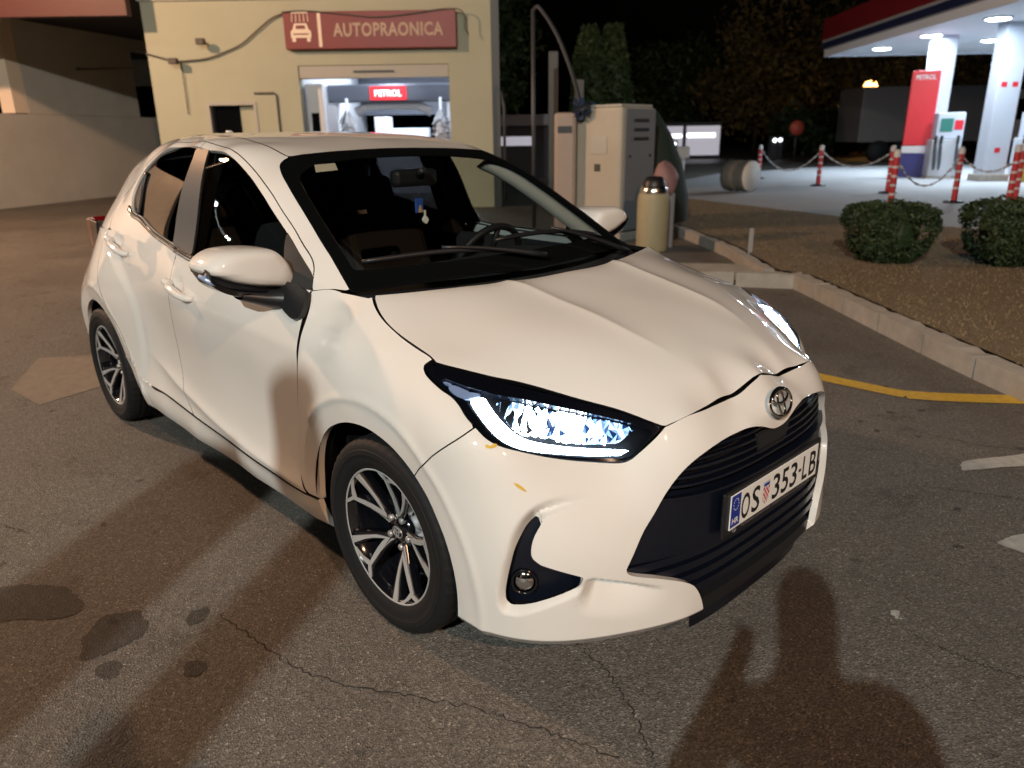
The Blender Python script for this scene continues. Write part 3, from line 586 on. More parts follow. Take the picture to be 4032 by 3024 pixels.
cw = np.vstack([crom([(-.15,0),(-.155,.12),(-.178,.27),(-.215,.41),(-.265,.53),(-.33,.70)]), crom([(-.205,.70),(-.135,.537),(-.09,.413),(-.05,.269),(-.03,.12),(-.025,0)])])
def sCowl(P):
    P = np.asarray(P, float); return np.c_[P, np.minimum(_W(P[:, 0], P[:, 1]), .985 + 0 * P[:, 0]) - .006]
pobj('scuttle_panel', panel(sCowl, symH(cw), gap=-.004, res=(.012, .014), skirt=.01), 'black_plastic', CAR)
# black inner shells that close the panel gaps
IN1 = symF(np.vstack([toF([(.711,0,.775)]), crom(toF([(.66,.40,.71),(.57,.45,.745),(.47,.52,.775),(.34,.60,.81),(.2,.70,.85),(.1,.72,.87),(-.1,.71,.92),(-.3,.70,.96),(-.42,.74,.96)])), toF([(-.42,.84,.2)]), [[0, .17]]]))
def sF0(P):
    P = np.asarray(P, float); t = P[:, 0] / KF; r = _F(t, P[:, 1]) - .055; return np.c_[XC + r * np.cos(t), r * np.sin(t), P[:, 1]]
pobj('inner_shell', panel(sF0, IN1, [a2F(ARCHX), a2F(ARCHX) * [-1, 1]], gap=0, res=(.03, .03), skirt=0), 'liner', body)
def sL0(P): P = np.asarray(P, float); return np.c_[P[:, 0], _L(P[:, 0], P[:, 1]) - .04, P[:, 1]]
il = panel(sL0, poly([(-3.05, 1.0), (-3.05, .2)], [(-3.05, .2), (-.35, .2)], [(-.35, .2), (-.35, .95)], [(-.35, .95), (-1.5, .96), (-3.05, 1.0)]), [ARCHX, ARCHR], gap=0, res=(.05, .05), skirt=0)
pobj('inner_shell', join(il, mirror(il)), 'liner', body)
pobj('inner_shell', panel(sH, symH(bon), gap=.004, res=(.05, .05), skirt=0, off=-.05), 'liner', body)
mb = MB().box(-3.0, .42, -.70, .70, .20, .26); mb.build('floor_pan', 'liner', body)
mb = MB().box(-.36, -.34, -.74, .74, .22, .93); mb.build('bulkhead', 'liner', body)
for cx in (-.03, -2.50):
    for s in (1, -1):
        M = Matrix.Translation((cx, 0, .30)) @ Matrix.Rotation(math.pi / 2, 4, 'X')
        MB().lathe([(.385, -s * .84), (.395, -s * .70), (.395, -s * .55), (.05, -s * .55)], 40, M, ang=(-.15, math.pi + .15)).build('wheel_arch_liner', 'liner', body)
# tail: closes the back
zs = np.array([.2, .3, .45, .6, .75, .9, 1.03]); rows = [[(-3.083, float(_L(-3.083, z)), z) for z in zs]]
tb = [(-2.88, float(np.hypot(0, 0)), 0)]
ring = [(-3.083, float(_L(-3.083, z)), float(z)) for z in zs]
gph = [(x, ph_) for x, ph_ in zip(np.linspace(-2.9, -2.86, 6), np.linspace(seamG(-2.9, -2.43)[0, 1], crom(toG(DITCH))[-1, 1], 6))]
ring += [tuple(sG(np.array([g]))[0]) for g in gph]
V = []; Fc = []; n = 11
for (x, y, z) in ring:
    for k in range(n):
        t = -1 + 2 * k / (n - 1); bul = (.075 if z < .7 else .06) * (1 - t ** 2); V.append((x - bul, y * t, z + (.05 * (1 - t * t) if z > 1.2 else 0)))
for i in range(len(ring) - 1):
    for k in range(n - 1): Fc.append((i * n + k, i * n + k + 1, (i + 1) * n + k + 1, (i + 1) * n + k))
obj('tailgate', V, Fc, 'paint', CAR, smooth=True)
for s in (1, -1):
    mb = MB(); mb.prism([(-2.98, .86), (-3.13, .86), (-3.155, .95), (-3.15, 1.035), (-3.02, 1.05), (-2.93, 1.02)], -.09, .05, Matrix.Translation((0, s * .625, 0)) @ Matrix.Rotation(math.pi / 2, 4, 'X'))
    tl = mb.build('tail_lamp', 'tail_red', CAR, bevel=.012)
    mb = MB(); mb.prism([(-2.96, .855), (-3.06, .855), (-3.06, 1.04), (-2.92, 1.03)], -.094, .05, Matrix.Translation((0, s * .634, 0)) @ Matrix.Rotation(math.pi / 2, 4, 'X'))
    mb.build('lamp_bezel', 'black_gloss', tl, bevel=.008)
# ------------------------------------------------------------------ headlights
DRL = poly(*[toF(q) for q in ([(.316,.764,.819),(.336,.727,.818)], [(.336,.727,.818),(.374,.734,.794),(.414,.732,.766),(.445,.722,.744),(.472,.70,.726),(.509,.646,.705),(.559,.57,.687),(.632,.493,.677)], [(.632,.493,.677),(.617,.515,.664)], [(.617,.515,.664),(.566,.578,.671),(.503,.682,.695),(.462,.743,.72),(.425,.767,.745),(.381,.772,.777),(.316,.764,.819)])])
INN = poly(*[toF(q) for q in ([(.352,.705,.815),(.366,.686,.811),(.416,.634,.794),(.525,.533,.76),(.624,.461,.733)], [(.624,.461,.733),(.603,.508,.694)], [(.603,.508,.694),(.537,.59,.703),(.482,.66,.73),(.446,.706,.749),(.412,.714,.773),(.352,.705,.815)])])
SILV = poly(*[toF(q) for q in ([(.193,.775,.852),(.256,.763,.844),(.317,.729,.828)], [(.317,.729,.828),(.335,.726,.819),(.316,.764,.819)], [(.316,.764,.819),(.282,.785,.824),(.236,.782,.838),(.193,.775,.852)])])
OPEN = poly(*[toF(q) for q in ([(.193,.775,.852),(.256,.763,.8445),(.317,.729,.829),(.352,.703,.817),(.416,.632,.796),(.525,.531,.762),(.624,.459,.735),(.662,.437,.722)], [(.662,.437,.722),(.634,.497,.664),(.62,.517,.657)], [(.62,.517,.657),(.566,.58,.665),(.503,.686,.69),(.458,.748,.716),(.42,.774,.742),(.375,.779,.775),(.31,.771,.815)], [(.31,.771,.815),(.282,.79,.822),(.236,.786,.836),(.193,.775,.852)])])
rnd = random.Random(5)
pl = panel(sF, HLP, gap=.002, res=(.014, .014), skirt=.004)
ph_ = panel(sF, HLP, gap=.002, res=(.02, .02), skirt=0, off=-.05)
pbz = panel(sF, HLP, [OPEN], gap=.003, hgap=0, res=(.008, .008), skirt=.02, off=-.006)
pd = panel(sF, DRL, gap=.001, res=(.008, .008), skirt=.012, off=-.012)
psv = panel(sF, SILV, gap=.001, res=(.012, .012), skirt=.008, off=-.016)
pin = panel(sF, INN, gap=.001, res=(.012, .012), skirt=.01, off=-.046)
# cut-glass reflector: long uneven facets, brightest round the two light chambers
gp_, gf_ = gridfaces(INN.min(0), INN.max(0), (.011, .019)); gp_ = gp_ + np.array([[rnd.uniform(-.005, .005), rnd.uniform(-.007, .007)] for _ in gp_])
gf_ = [t for f in gf_ for t in (((f[0], f[1], f[2]), (f[0], f[2], f[3])) if rnd.random() < .35 else ((f[0], f[1], f[3]), (f[1], f[2], f[3])))]
gp_, gf_ = clip(gp_, gf_, sdf(gp_, INN))
gx = sF(gp_); gn = normals(sF, gp_); gn *= np.sign((gn * (gx - [-.2, 0, .5])).sum()); jit = np.array([rnd.uniform(-.010, .010) for _ in range(len(gx))])
gx = gx - gn * (.030 + jit)[:, None]; fm = []
for f in gf_:
    c_ = gp_[list(f)].mean(0); u = (c_[0] - INN[:, 0].min()) / np.ptp(INN[:, 0]); w1 = math.exp(-((u - .74) / .13) ** 2) + math.exp(-((u - .42) / .13) ** 2); t = rnd.random()
    fm.append(2 if t < .62 * w1 else (3 if t < .62 * w1 + .32 else (0 if rnd.random() < .6 else 1)))
for sgn in (1, -1):
    mm = (lambda q: q) if sgn > 0 else mirror
    hl = pobj('headlight', mm(ph_), 'lamp_dark', CAR)
    pobj('lens', mm(pl), 'lens_glass', hl); pobj('bezel', mm(pbz), 'black_gloss', hl)
    pobj('daytime_running_strip', mm(pd), 'lamp_white', hl); pobj('silver_trim', mm(psv), 'lamp_silver', hl)
    pobj('reflector_tray', mm(pin), 'lamp_chrome', hl)
    obj('reflector', gx * [1, sgn, 1], gf_ if sgn > 0 else [f[::-1] for f in gf_], None, hl, mats=['lamp_chrome', 'lamp_dark', 'lamp_led', 'lamp_mid'], fm=fm)

# ------------------------------------------------------------------ grille, lamps in the bumper, plate, badge
grille = pobj('grille', panel(lambda P: sF0(P) + 0, GRP[GRP[:, 1] > -1], gap=-.006, res=(.02, .02), skirt=0), 'grille_black', CAR)
def sFo(o_):
    def f(P):
        P = np.asarray(P, float); t = P[:, 0] / KF; r = _F(t, P[:, 1]) + o_; return np.c_[XC + r * np.cos(t), r * np.sin(t), P[:, 1]]
    return f
def band(z0, z1, bow=0.):
    """strip across the grille between two heights, cut by its outline"""
    return symF(np.array([[0, z1 - bow]] + [[s_, z1 - bow * (1 - (s_ / .5) ** 2)] for s_ in np.linspace(.05, .72, 16)] + [[s_, z0 - bow * (1 - (s_ / .5) ** 2)] for s_ in np.linspace(.72, .05, 16)] + [[0, z0 - bow]]))
def slat(z0, z1, o_, bow, name='slat', m='grille_black', sk=.02, rsv=.006):
    A = band(z0, z1, bow); P, Fc = gridfaces(A.min(0) - .002, A.max(0) + .002, (.016, .003)); P, Fc = clip(P, Fc, sdf(P, A)); P, Fc = clip(P, Fc, sdf(P, GRP) + .004)
    if len(Fc) < 3: return
    X = sFo(o_)(P); ctr = np.array([-.2, 0, .5]); N = normals(sFo(o_), P); N *= np.sign((N * (X - ctr)).sum())
    V = np.vstack([X, X - N * sk]); n = len(X); E = {}
    fl = Fc[0]; cr = np.cross(X[fl[1]] - X[fl[0]], X[fl[2]] - X[fl[0]])
    if cr @ N[fl[0]] < 0: Fc = [f[::-1] for f in Fc]
    for f in Fc:
        for i in range(len(f)):
            a, b = f[i], f[(i + 1) % len(f)]
            if (b, a) in E: del E[(b, a)]
            else: E[(a, b)] = 1
    obj(name, V, Fc + [(b, a, a + n, b + n) for a, b in E], m, grille)
for z_ in (.662, .640, .618, .596, .574): slat(z_, z_ + .007, -.022, .012)
slat(.548, .556, -.010, .016, 'panel_edge', 'grille_black')
slat(.385, .545, -.020, .012, 'number_plate_panel', 'grille_black', .03)
for z_, o_ in ((.352, -.026), (.318, -.024), (.282, -.022), (.245, -.020)): slat(z_, z_ + .022, o_, -.004)
slat(.172, .214, -.022, 0, 'air_dam', 'black_plastic', .03)
# radar cover above the plate
slat_c = MB(); slat_c.prism([(-.075, .575), (.075, .575), (.10, .645), (-.10, .645)], 0, .01, Matrix.Translation((.762, 0, 0)) @ Matrix(((0, 0, 1, 0), (1, 0, 0, 0), (0, 1, 0, 0), (0, 0, 0, 1)))); slat_c.build('sensor_cover', 'black_plastic', grille, bevel=.004)

def sFogin(P):
    P = np.asarray(P, float); t = P[:, 0] / KF; r = _F(np.abs(t), P[:, 1]) - .052; return np.c_[XC + r * np.cos(t), r * np.sin(t), P[:, 1]]
for sgn in (1, -1):
    mm = (lambda q: q) if sgn > 0 else mirror
    fp = pobj('fog_lamp_bezel', mm(panel(sFogin, FOGP, gap=-.02, res=(.012, .012), skirt=0)), 'grille_black', CAR)
    c3 = sFogin(toF([(.528, .782, .352)]))[0]; nn = Vector((.62, .74, .1)).normalized(); nn.y *= sgn
    M = Matrix.Translation(Vector((c3[0], c3[1] * sgn, c3[2])) + nn * .006) @ nn.to_track_quat('Z', 'Y').to_matrix().to_4x4()
    MB().lathe([(.036, -.012), (.036, .006), (.031, .010), (.029, .004)], 28, M).build('fog_lamp', 'black_gloss', fp)
    MB().lathe([(.0005, .009), (.012, .008), (.022, .005), (.029, .001), (.029, -.01)], 28, M).build('fog_lens', 'chrome', fp)

holder = MB().box(.783, .794, -.284, .284, .392, .530, bev=.004).build('plate_holder', 'holder', CAR)
plate = tag(MB().box(.7945, .7985, -.2585, .2585, .413, .518, bev=.0012).build('number_plate', 'plate_white', CAR), 'white number plate with blue strip reading OS 353-LB')
MYZ = Matrix(((0, 0, 1, 0), (1, 0, 0, 0), (0, 1, 0, 0), (0, 0, 0, 1)))      # local x,y,z -> y,z,x
MB().box(.7986, .7989, -.2575, -.2085, .420, .516).build('euro_strip', 'plate_blue', plate)
mb = MB()
for k in range(12):
    a = k * math.pi / 6; M = Matrix.Translation((.7991, -.233 + .013 * math.cos(a), .487 + .017 * math.sin(a))) @ MYZ
    pts = [((.0022 if i % 2 == 0 else .001) * math.sin(i * math.pi / 5), (.0022 if i % 2 == 0 else .001) * math.cos(i * math.pi / 5)) for i in range(10)]; mb.prism(pts, 0, .0003, M)
st = mb.build('stars', 'plate_white', plate); st['kind'] = 'stuff'
def put_text(txt, cy, cz, wy, hz, m, name, x=.7988, ext=.0005, par=None, bold=False, sp=1.0):
    V, Fc = textmesh(txt, 1, 0, bold, spacing=sp); V = np.array(V); lo, hi = V.min(0), V.max(0); V = (V - (lo + hi) / 2) / np.maximum(hi - lo, 1e-6)
    return obj(name, np.c_[np.full(len(V), x + ext), cy + V[:, 0] * wy, cz + V[:, 1] * hz], Fc, m, par)
put_text('HR', -.233, .4385, .034, .018, 'plate_white', 'country_code', x=.799, par=plate, bold=True)
for ch, a, b in (('O', -.203, -.157), ('S', -.146, -.102), ('3', -.028, .015), ('5', .026, .069), ('3', .080, .123), ('-', .133, .150), ('L', .160, .193), ('B', .205, .249)):
    put_text(ch, (a + b) / 2, .464, b - a, .080 if ch != '-' else .010, 'plate_black', 'character', par=plate, bold=.012)
# coat of arms: chequered shield
mb = MB(); mbr = MB(); mbb = MB(); cy = -.0655
sh = [(-.017, .034), (.017, .034), (.017, -.008), (.013, -.024), (0, -.034), (-.013, -.024), (-.017, -.008)]
MB().prism([(x_ * 1.12, y_ * 1.06) for x_, y_ in sh], 0, .0003, Matrix.Translation((.7986, cy, .463)) @ MYZ).build('shield', 'nut', plate)
MB().prism(sh, 0, .0003, Matrix.Translation((.7990, cy, .463)) @ MYZ).build('shield_field', 'plate_white', plate)
for i in range(5):
    for j in range(6):
        if (i + j) % 2 == 0:
            hw = .0068; x0 = -.017 + i * hw; z1 = .020 - j * .0085
            lim = .017 if z1 > -.010 else (.0125 if z1 > -.02 else .006)
            a_, b_ = max(x0, -lim), min(x0 + hw, lim)
            if b_ > a_: mbr.prism([(a_, z1 - .0085), (b_, z1 - .0085), (b_, z1), (a_, z1)], 0, .0003, Matrix.Translation((.7994, cy, .463)) @ MYZ)
o_ = mbr.build('chequers', 'plate_red', plate); o_['kind'] = 'stuff'
for i in range(5): mbb.prism([(-.0165 + i * .0066, .022), (-.0107 + i * .0066, .022), (-.0107 + i * .0066, .031), (-.0136 + i * .0066, .0335), (-.0165 + i * .0066, .031)], 0, .0003, Matrix.Translation((.7994, cy, .463)) @ MYZ)
o_ = mbb.build('crown_shields', 'plate_blue', plate); o_['kind'] = 'stuff'
put_text('INTEGRA-DUNDOVIĆ  OSIJEK, J.Huttlera 33, 031/280-000', .02, .402, .41, .0105, 'holder_print', 'holder_lettering', x=.7943, ext=.0003, par=holder)
mb = MB(); mb.tube([(.7945, -.225 + .0095 * math.cos(t), .4025 + .0068 * math.sin(t)) for t in np.linspace(0, 2 * math.pi, 17)], .0008, 5, False); mb.tube([(.7945, -.225 + .0045 * math.cos(t), .4025 + .0066 * math.sin(t)) for t in np.linspace(0, 2 * math.pi, 13)], .0006, 5, False); o_ = mb.build('holder_emblem', 'holder_print', holder); o_['kind'] = 'stuff'
# bonnet badge: three interlocking ovals
bc = Vector((.776, 0, .7165)); bn = Vector((math.cos(.33), 0, math.sin(.33))); MB_ = Matrix.Translation(bc) @ Matrix(((0, -bn.z, bn.x, 0), (1, 0, 0, 0), (0, bn.x, bn.z, 0), (0, 0, 0, 1)))
def oval(cx, cy_, a, b, r, mb, n=40, flat=.55, lift=.008, bow=0):
    V = []; Fc = []; m_ = 8
    for k in range(n):
        t = 2 * math.pi * k / n
        for j in range(m_):
            u = 2 * math.pi * j / m_; rr = 1 + r * math.cos(u) / max(a, b); V.append(MB_ @ Vector((cx + (a + r * math.cos(u)) * math.cos(t), cy_ + (b + r * math.cos(u)) * math.sin(t), lift + flat * r * math.sin(u))))
    for k in range(n):
        for j in range(m_): Fc.append((k * m_ + j, ((k + 1) % n) * m_ + j, ((k + 1) % n) * m_ + (j + 1) % m_, k * m_ + (j + 1) % m_))
    mb.add(V, Fc, True)
badge = empty('badge', parent=CAR)
mb = MB(); oval(0, 0, .0595, .0395, .0058, mb); mb.build('outer_oval', 'chrome', badge)
mb = MB(); oval(0, .0165, .041, .0185, .005, mb, lift=.0095); mb.build('cross_oval', 'chrome', badge)
mb = MB(); oval(0, 0, .0165, .037, .0055, mb, lift=.0085); mb.build('upright_oval', 'chrome', badge)

# ------------------------------------------------------------------ wheels
def make_wheel():
    root = empty('wheel', parent=CAR)
    R90 = Matrix.Rotation(math.pi / 2, 4, 'X')
    prof = [(.205, -.085), (.226, -.098), (.262, -.1035), (.29, -.101), (.302, -.093), (.3095, -.076)]
    for g in (-.045, -.015, .015, .045): prof += [(.3115, g - .006), (.305, g - .004), (.305, g + .004), (.3115, g + .006)]
    prof += [(.3095, .076), (.302, .093), (.29, .101), (.278, .1025), (.2765, .1042), (.262, .1042), (.2605, .1030), (.245, .1015), (.229, .0985), (.2155, .0885)]
    n = 150; P = len(prof); V = []; Fc = []
    for k in range(n):
        t = 2 * math.pi * k / n
        for i, (r, h) in enumerate(prof):
            if k % 3 == 0 and abs(h) > .05 and r > .295: r -= .0035
            V.append(R90 @ Vector((r * math.cos(t), r * math.sin(t), h)))
    for k in range(n):
        for i in range(P - 1): Fc.append((k * P + i, ((k + 1) % n) * P + i, ((k + 1) % n) * P + i + 1, k * P + i + 1))
    ty = obj('tyre', V, Fc, 'rubber', root, smooth=True); md = ty.modifiers.new('e', 'EDGE_SPLIT'); md.split_angle = math.radians(38)
    rim = MB().lathe([(.2155, .0885), (.211, .083), (.206, .076), (.200, .055), (.193, .02), (.19, -.07), (.06, -.075), (.055, -.01)], 72, R90).build('rim', 'rim_black', root)
    MB().lathe([(.2165, .089), (.2160, .0905), (.2125, .0905), (.2105, .0885)], 90, R90).build('machined_lip', 'machined', rim)
    MB().lathe([(.148, -.03), (.148, -.022), (.07, -.022), (.065, .015), (.0, .015)], 48, R90).build('brake_disc', 'disc', root)
    hh = lambda r: .040 + .046 * min(1, max(0, (r - .035) / .175)) ** 1.2
    def plate_(pol, dz, th, wide=0.):
        q = [(r, math.radians(a)) for r, a in pol]; xy = [(r * math.cos(a), r * math.sin(a), hh(r)) for r, a in q]
        if wide:
            cx_ = sum(p[0] for p in xy) / len(xy); cy2 = sum(p[1] for p in xy) / len(xy)
        n = len(xy); V = [(x, y, h + dz) for x, y, h in xy] + [(x, y, h + dz - th) for x, y, h in xy]
        return [tuple(R90 @ Vector(v)) for v in V], [tuple(range(n)), tuple(range(2 * n - 1, n - 1, -1))] + [(i, n + i, n + (i + 1) % n, (i + 1) % n) for i in range(n)]
    LEFT = [(.046, -58), (.060, -69), (.08, -77.5), (.112, -84.6), (.157, -86.4), (.213, -87.2), (.213, -81.0), (.157, -82.0), (.125, -80.6), (.095, -76.5), (.076, -71.5), (.060, -62), (.048, -54)]
    RIGHT = [(.048, -55), (.062, -58), (.090, -58.6), (.126, -57.8), (.165, -55.2), (.188, -54.2), (.181, -58.4), (.150, -62.2), (.121, -66.0), (.095, -70.0), (.076, -72.5), (.060, -66)]
    FK1 = [(.178, -57.2), (.188, -54.6), (.199, -50.6), (.2135, -46.5), (.2135, -50.5), (.200, -55.2), (.192, -57.8)]
    FK2 = [(.190, -55.6), (.1975, -59.0), (.2135, -71.2), (.2135, -77.8), (.197, -67.0), (.180, -58.2)]
    BODY = [(.030, -30), (.045, -50), (.10, -54.5), (.165, -52.5), (.19, -51.5), (.212, -44), (.212, -90), (.16, -90.5), (.11, -90), (.075, -84), (.045, -82), (.030, -100)]
    B1 = [(.02, -40), (.05, -50), (.10, -55), (.165, -52.5), (.19, -51), (.213, -44), (.213, -56), (.195, -57.5), (.17, -60.5), (.12, -68), (.075, -75), (.02, -90)]
    B2 = [(.02, -40), (.06, -60), (.10, -75), (.14, -79), (.213, -78.5), (.213, -91), (.16, -91), (.11, -90), (.075, -86), (.02, -100)]
    for k in range(5):
        rot = lambda pol: [(r, a + 72 * k) for r, a in pol]
        sp = MB()
        for bp in (B1, B2): sp.add(*plate_(rot(bp), -.0035, .03))
        so = sp.build('spoke', 'rim_black', rim, bevel=.003)
        sm = MB()
        for i, bp in enumerate((LEFT, RIGHT, FK1, FK2)): sm.add(*plate_(rot(bp), .0006 + .0004 * i, .004))
        mo = sm.build('spoke_face', 'machined', rim); 
        a = math.radians(-8 + 72 * k); M = R90 @ Matrix.Translation((.05 * math.cos(a), .05 * math.sin(a), .036))
        MB().lathe([(.0105, -.02), (.0105, .008), (.008, .0115), (.0002, .0125)], 14, M).build('wheel_nut', 'nut', rim)
    MB().lathe([(.060, .02), (.058, .034), (.036, .038), (.031, .0425), (.0002, .0445)], 40, R90).build('hub_cap', 'rim_black', rim)
    mb = MB()
    for a, b, cy3 in ((.0235, .0175, 0), (.0155, .007, .006), (.0065, .0155, 0)):
        mb.tube([R90 @ Vector((a * math.cos(t), cy3 + b * math.sin(t), .0448)) for t in np.linspace(0, 2 * math.pi, 25)], .0016, 6, False)
    o_ = mb.build('hub_emblem', 'nut', rim); o_['kind'] = 'stuff'
    return root
wh = make_wheel(); wh.location = (0, -.757, .311)
for (x, y, rz, ry) in ((-2.56, -.752, 0, 25), (0, .757, math.pi, 40), (-2.56, .752, math.pi, 10)):
    c_ = copy_tree(wh, CAR); c_.location = (x, y, .311); c_.rotation_euler = (0, 0, rz)

# ------------------------------------------------------------------ mirrors, handles, wipers, aerial
OUT = np.array([(-1.04,1.068),(-1.035,1.083),(-1.012,1.104),(-.977,1.119),(-.92,1.124),(-.84,1.118),(-.81,1.110),(-.785,1.088),(-.765,1.06),(-.752,1.03),(-.748,1.005),(-.756,.988),(-.775,.982),(-.82,.988),(-.88,.999),(-.956,1.02),(-1.008,1.044),(-1.033,1.056)])
OUT = np.vstack([crom(np.vstack([OUT, OUT[:1]]), 4)[:-1]]); cc = OUT.mean(0)
def shell(stations, sgn, zlo=None):
    V = []; Fc = []; n = len(OUT)
    for x, sc, dy in stations:
        for y, z in OUT: V.append((x, -sgn * (cc[0] + dy + (y - cc[0]) * sc), cc[1] + (z - cc[1]) * sc))
    m = len(stations)
    for i in range(m - 1):
        for k in range(n): Fc.append((i * n + k, i * n + (k + 1) % n, (i + 1) * n + (k + 1) % n, (i + 1) * n + k))
    V.append((stations[-1][0], -sgn * (cc[0] + stations[-1][2]), cc[1])); Fc += [((m - 1) * n + k, (m - 1) * n + (k + 1) % n, m * n) for k in range(n)]
    return V, Fc
for sgn in (1, -1):
    d1 = parts[sgn][0]
    mr = empty('door_mirror', parent=d1)
    st = [(-.735, .95, 0), (-.70, .99, 0), (-.665, 1.0, 0), (-.63, .997, .001), (-.605, .98, .003), (-.585, .945, .005), (-.570, .88, .008), (-.560, .76, .010), (-.555, .5, .012)]
    V, Fc = shell(st, sgn)
    if sgn < 0: Fc = [f[::-1] for f in Fc]
    V2 = np.array(V); cap = obj('mirror_cap', V2, Fc, 'paint', mr, smooth=True)
    # lower black shell, hung under the cap along its bottom edge
    bt = crom([(1.034, 1.058), (1.022, 1.044), (1.0, 1.030), (.956, 1.010), (.88, .990), (.82, .979), (.775, .973)], 4); V = []; Fc = []
    for (y_, z_), dz in zip(bt, np.interp(np.linspace(0, 1, len(bt)), [0, .12, .4, 1], [.004, .020, .030, .036])):
        V += [(-.715, sgn * y_, z_ + .012), (-.59, sgn * y_, z_ + .012), (-.578, sgn * y_, z_ - dz * .35), (-.60, sgn * y_, z_ - dz), (-.69, sgn * y_, z_ - dz), (-.715, sgn * y_, z_ - dz * .4)]
    nb_ = len(bt); Fc = [(i * 6 + k, i * 6 + (k + 1) % 6, (i + 1) * 6 + (k + 1) % 6, (i + 1) * 6 + k) for i in range(nb_ - 1) for k in range(6)] + [tuple(range(6)), tuple((nb_ - 1) * 6 + k for k in range(6))]
    o_ = obj('lower_shell', V, Fc, 'black_gloss', mr); md = o_.modifiers.new('b', 'BEVEL'); md.width = .006; md.segments = 2
    tubp = [(-.60, sgn * .83, .985), (-.605, sgn * .90, .994), (-.615, sgn * .96, 1.012), (-.63, sgn * 1.015, 1.038), (-.655, sgn * 1.043, 1.057)]
    MB().tube([(-.592, sgn * 1.0, 1.020), (-.598, sgn * 1.027, 1.036), (-.625, sgn * 1.046, 1.052)], [.007, .009, .006], 10).build('indicator', 'lamp_silver', mr)
    # arm to the door
    arm = MB(); q = [(-.63, .93, .975), (-.62, .86, .958), (-.60, .80, .945), (-.55, .765, .945)]
    V = []; Fc = []
    sec = lambda c_, w_, h_: [(c_[0] + w_ * math.cos(t), sgn * c_[1], c_[2] + h_ * math.sin(t)) for t in np.linspace(0, 2 * math.pi, 13)[:-1]]
    for c_, w_, h_ in zip(q, (.040, .055, .08, .105), (.016, .028, .040, .052)): V += sec(c_, w_, h_)
    for i in range(3):
        for k in range(12): Fc.append((i * 12 + k, i * 12 + (k + 1) % 12, (i + 1) * 12 + (k + 1) % 12, (i + 1) * 12 + k))
    arm.add(V, Fc, True); arm.build('mirror_arm', 'black_plastic', mr)
    # foot plate on the door skin
    FP = poly([(-.43,.985),(-.415,.95),(-.42,.915),(-.445,.902),(-.50,.912),(-.57,.935),(-.64,.955),(-.66,.985),(-.60,.998),(-.5,.998),(-.43,.985)])
    pfp = panel(sL, FP, gap=0, res=(.01, .01), skirt=.02, off=.016)
    pobj('mirror_foot', pfp if sgn > 0 else mirror(pfp), 'black_plastic', mr)
    # door handles
    for dr, hx, hz, sl in ((parts[sgn][0], -1.375, .874, .155), (parts[sgn][1], -2.215, .968, .20)):
        hd = empty('door_handle', parent=dr); pts = []
        for t in np.linspace(-1, 1, 15):
            x = hx - .115 * t * 1.0; z = hz + sl * .115 * t; wv = float(_L(x, z)) ; pts.append((x, sgn * (wv + .034 * (1 - abs(t) ** 5) - .002), z))
        MB().tube(pts, [.012 + .006 * (1 - t * t) for t in np.linspace(-1, 1, 15)], 12).build('grip', 'paint', hd)
        x = hx - .13; z = hz + sl * .13; MB().tube([(x + .028, sgn * (float(_L(x, z)) + .010), z - .028 * sl), (x + .01, sgn * (float(_L(x, z)) + .019), z - .01 * sl), (x - .01, sgn * (float(_L(x, z)) + .019), z + .01 * sl), (x - .03, sgn * (float(_L(x, z)) + .006), z + .03 * sl)], [.012, .017, .017, .010], 12).build('lock_cover', 'paint', hd)
def wiper(pa, pb_, pc, name='wiper'):
    w_ = empty(name, parent=CAR); up_ = Vector((.02, 0, .014))
    def onw(x, y, h=.0): return Vector((x, y, float(_W(np.array([x]), np.array([y]))[0]) + .012 + h))
    bl = [onw(pa[0] + (pb_[0] - pa[0]) * t, pa[1] + (pb_[1] - pa[1]) * t) for t in np.linspace(0, 1, 12)]
    MB().tube(bl, [.006] + [.009] * 10 + [.006], 8).build('blade', 'black_plastic', w_)
    mid = [onw(pc[0] + ((pa[0] + pb_[0]) / 2 - pc[0]) * t, pc[1] + ((pa[1] + pb_[1]) / 2 - pc[1]) * t, .014) for t in np.linspace(0, 1, 8)]
    MB().tube(mid, [.012, .011, .010, .008, .007, .007, .006, .006], 8).build('arm', 'black_plastic', w_)
wiper((-.40, -.60), (-.225, -.07), (-.16, .02)); wiper((-.30, -.10), (-.33, .53), (-.20, .55))
fin = MB().prism([(-.09, 0), (.07, 0), (.0, .022), (-.05, .048), (-.08, .05)], -.014, .014, Matrix.Translation((-2.55, 0, 1.45)) @ Matrix.Rotation(math.pi / 2, 4, 'X')).build('roof_aerial', 'paint', CAR, bevel=.006)

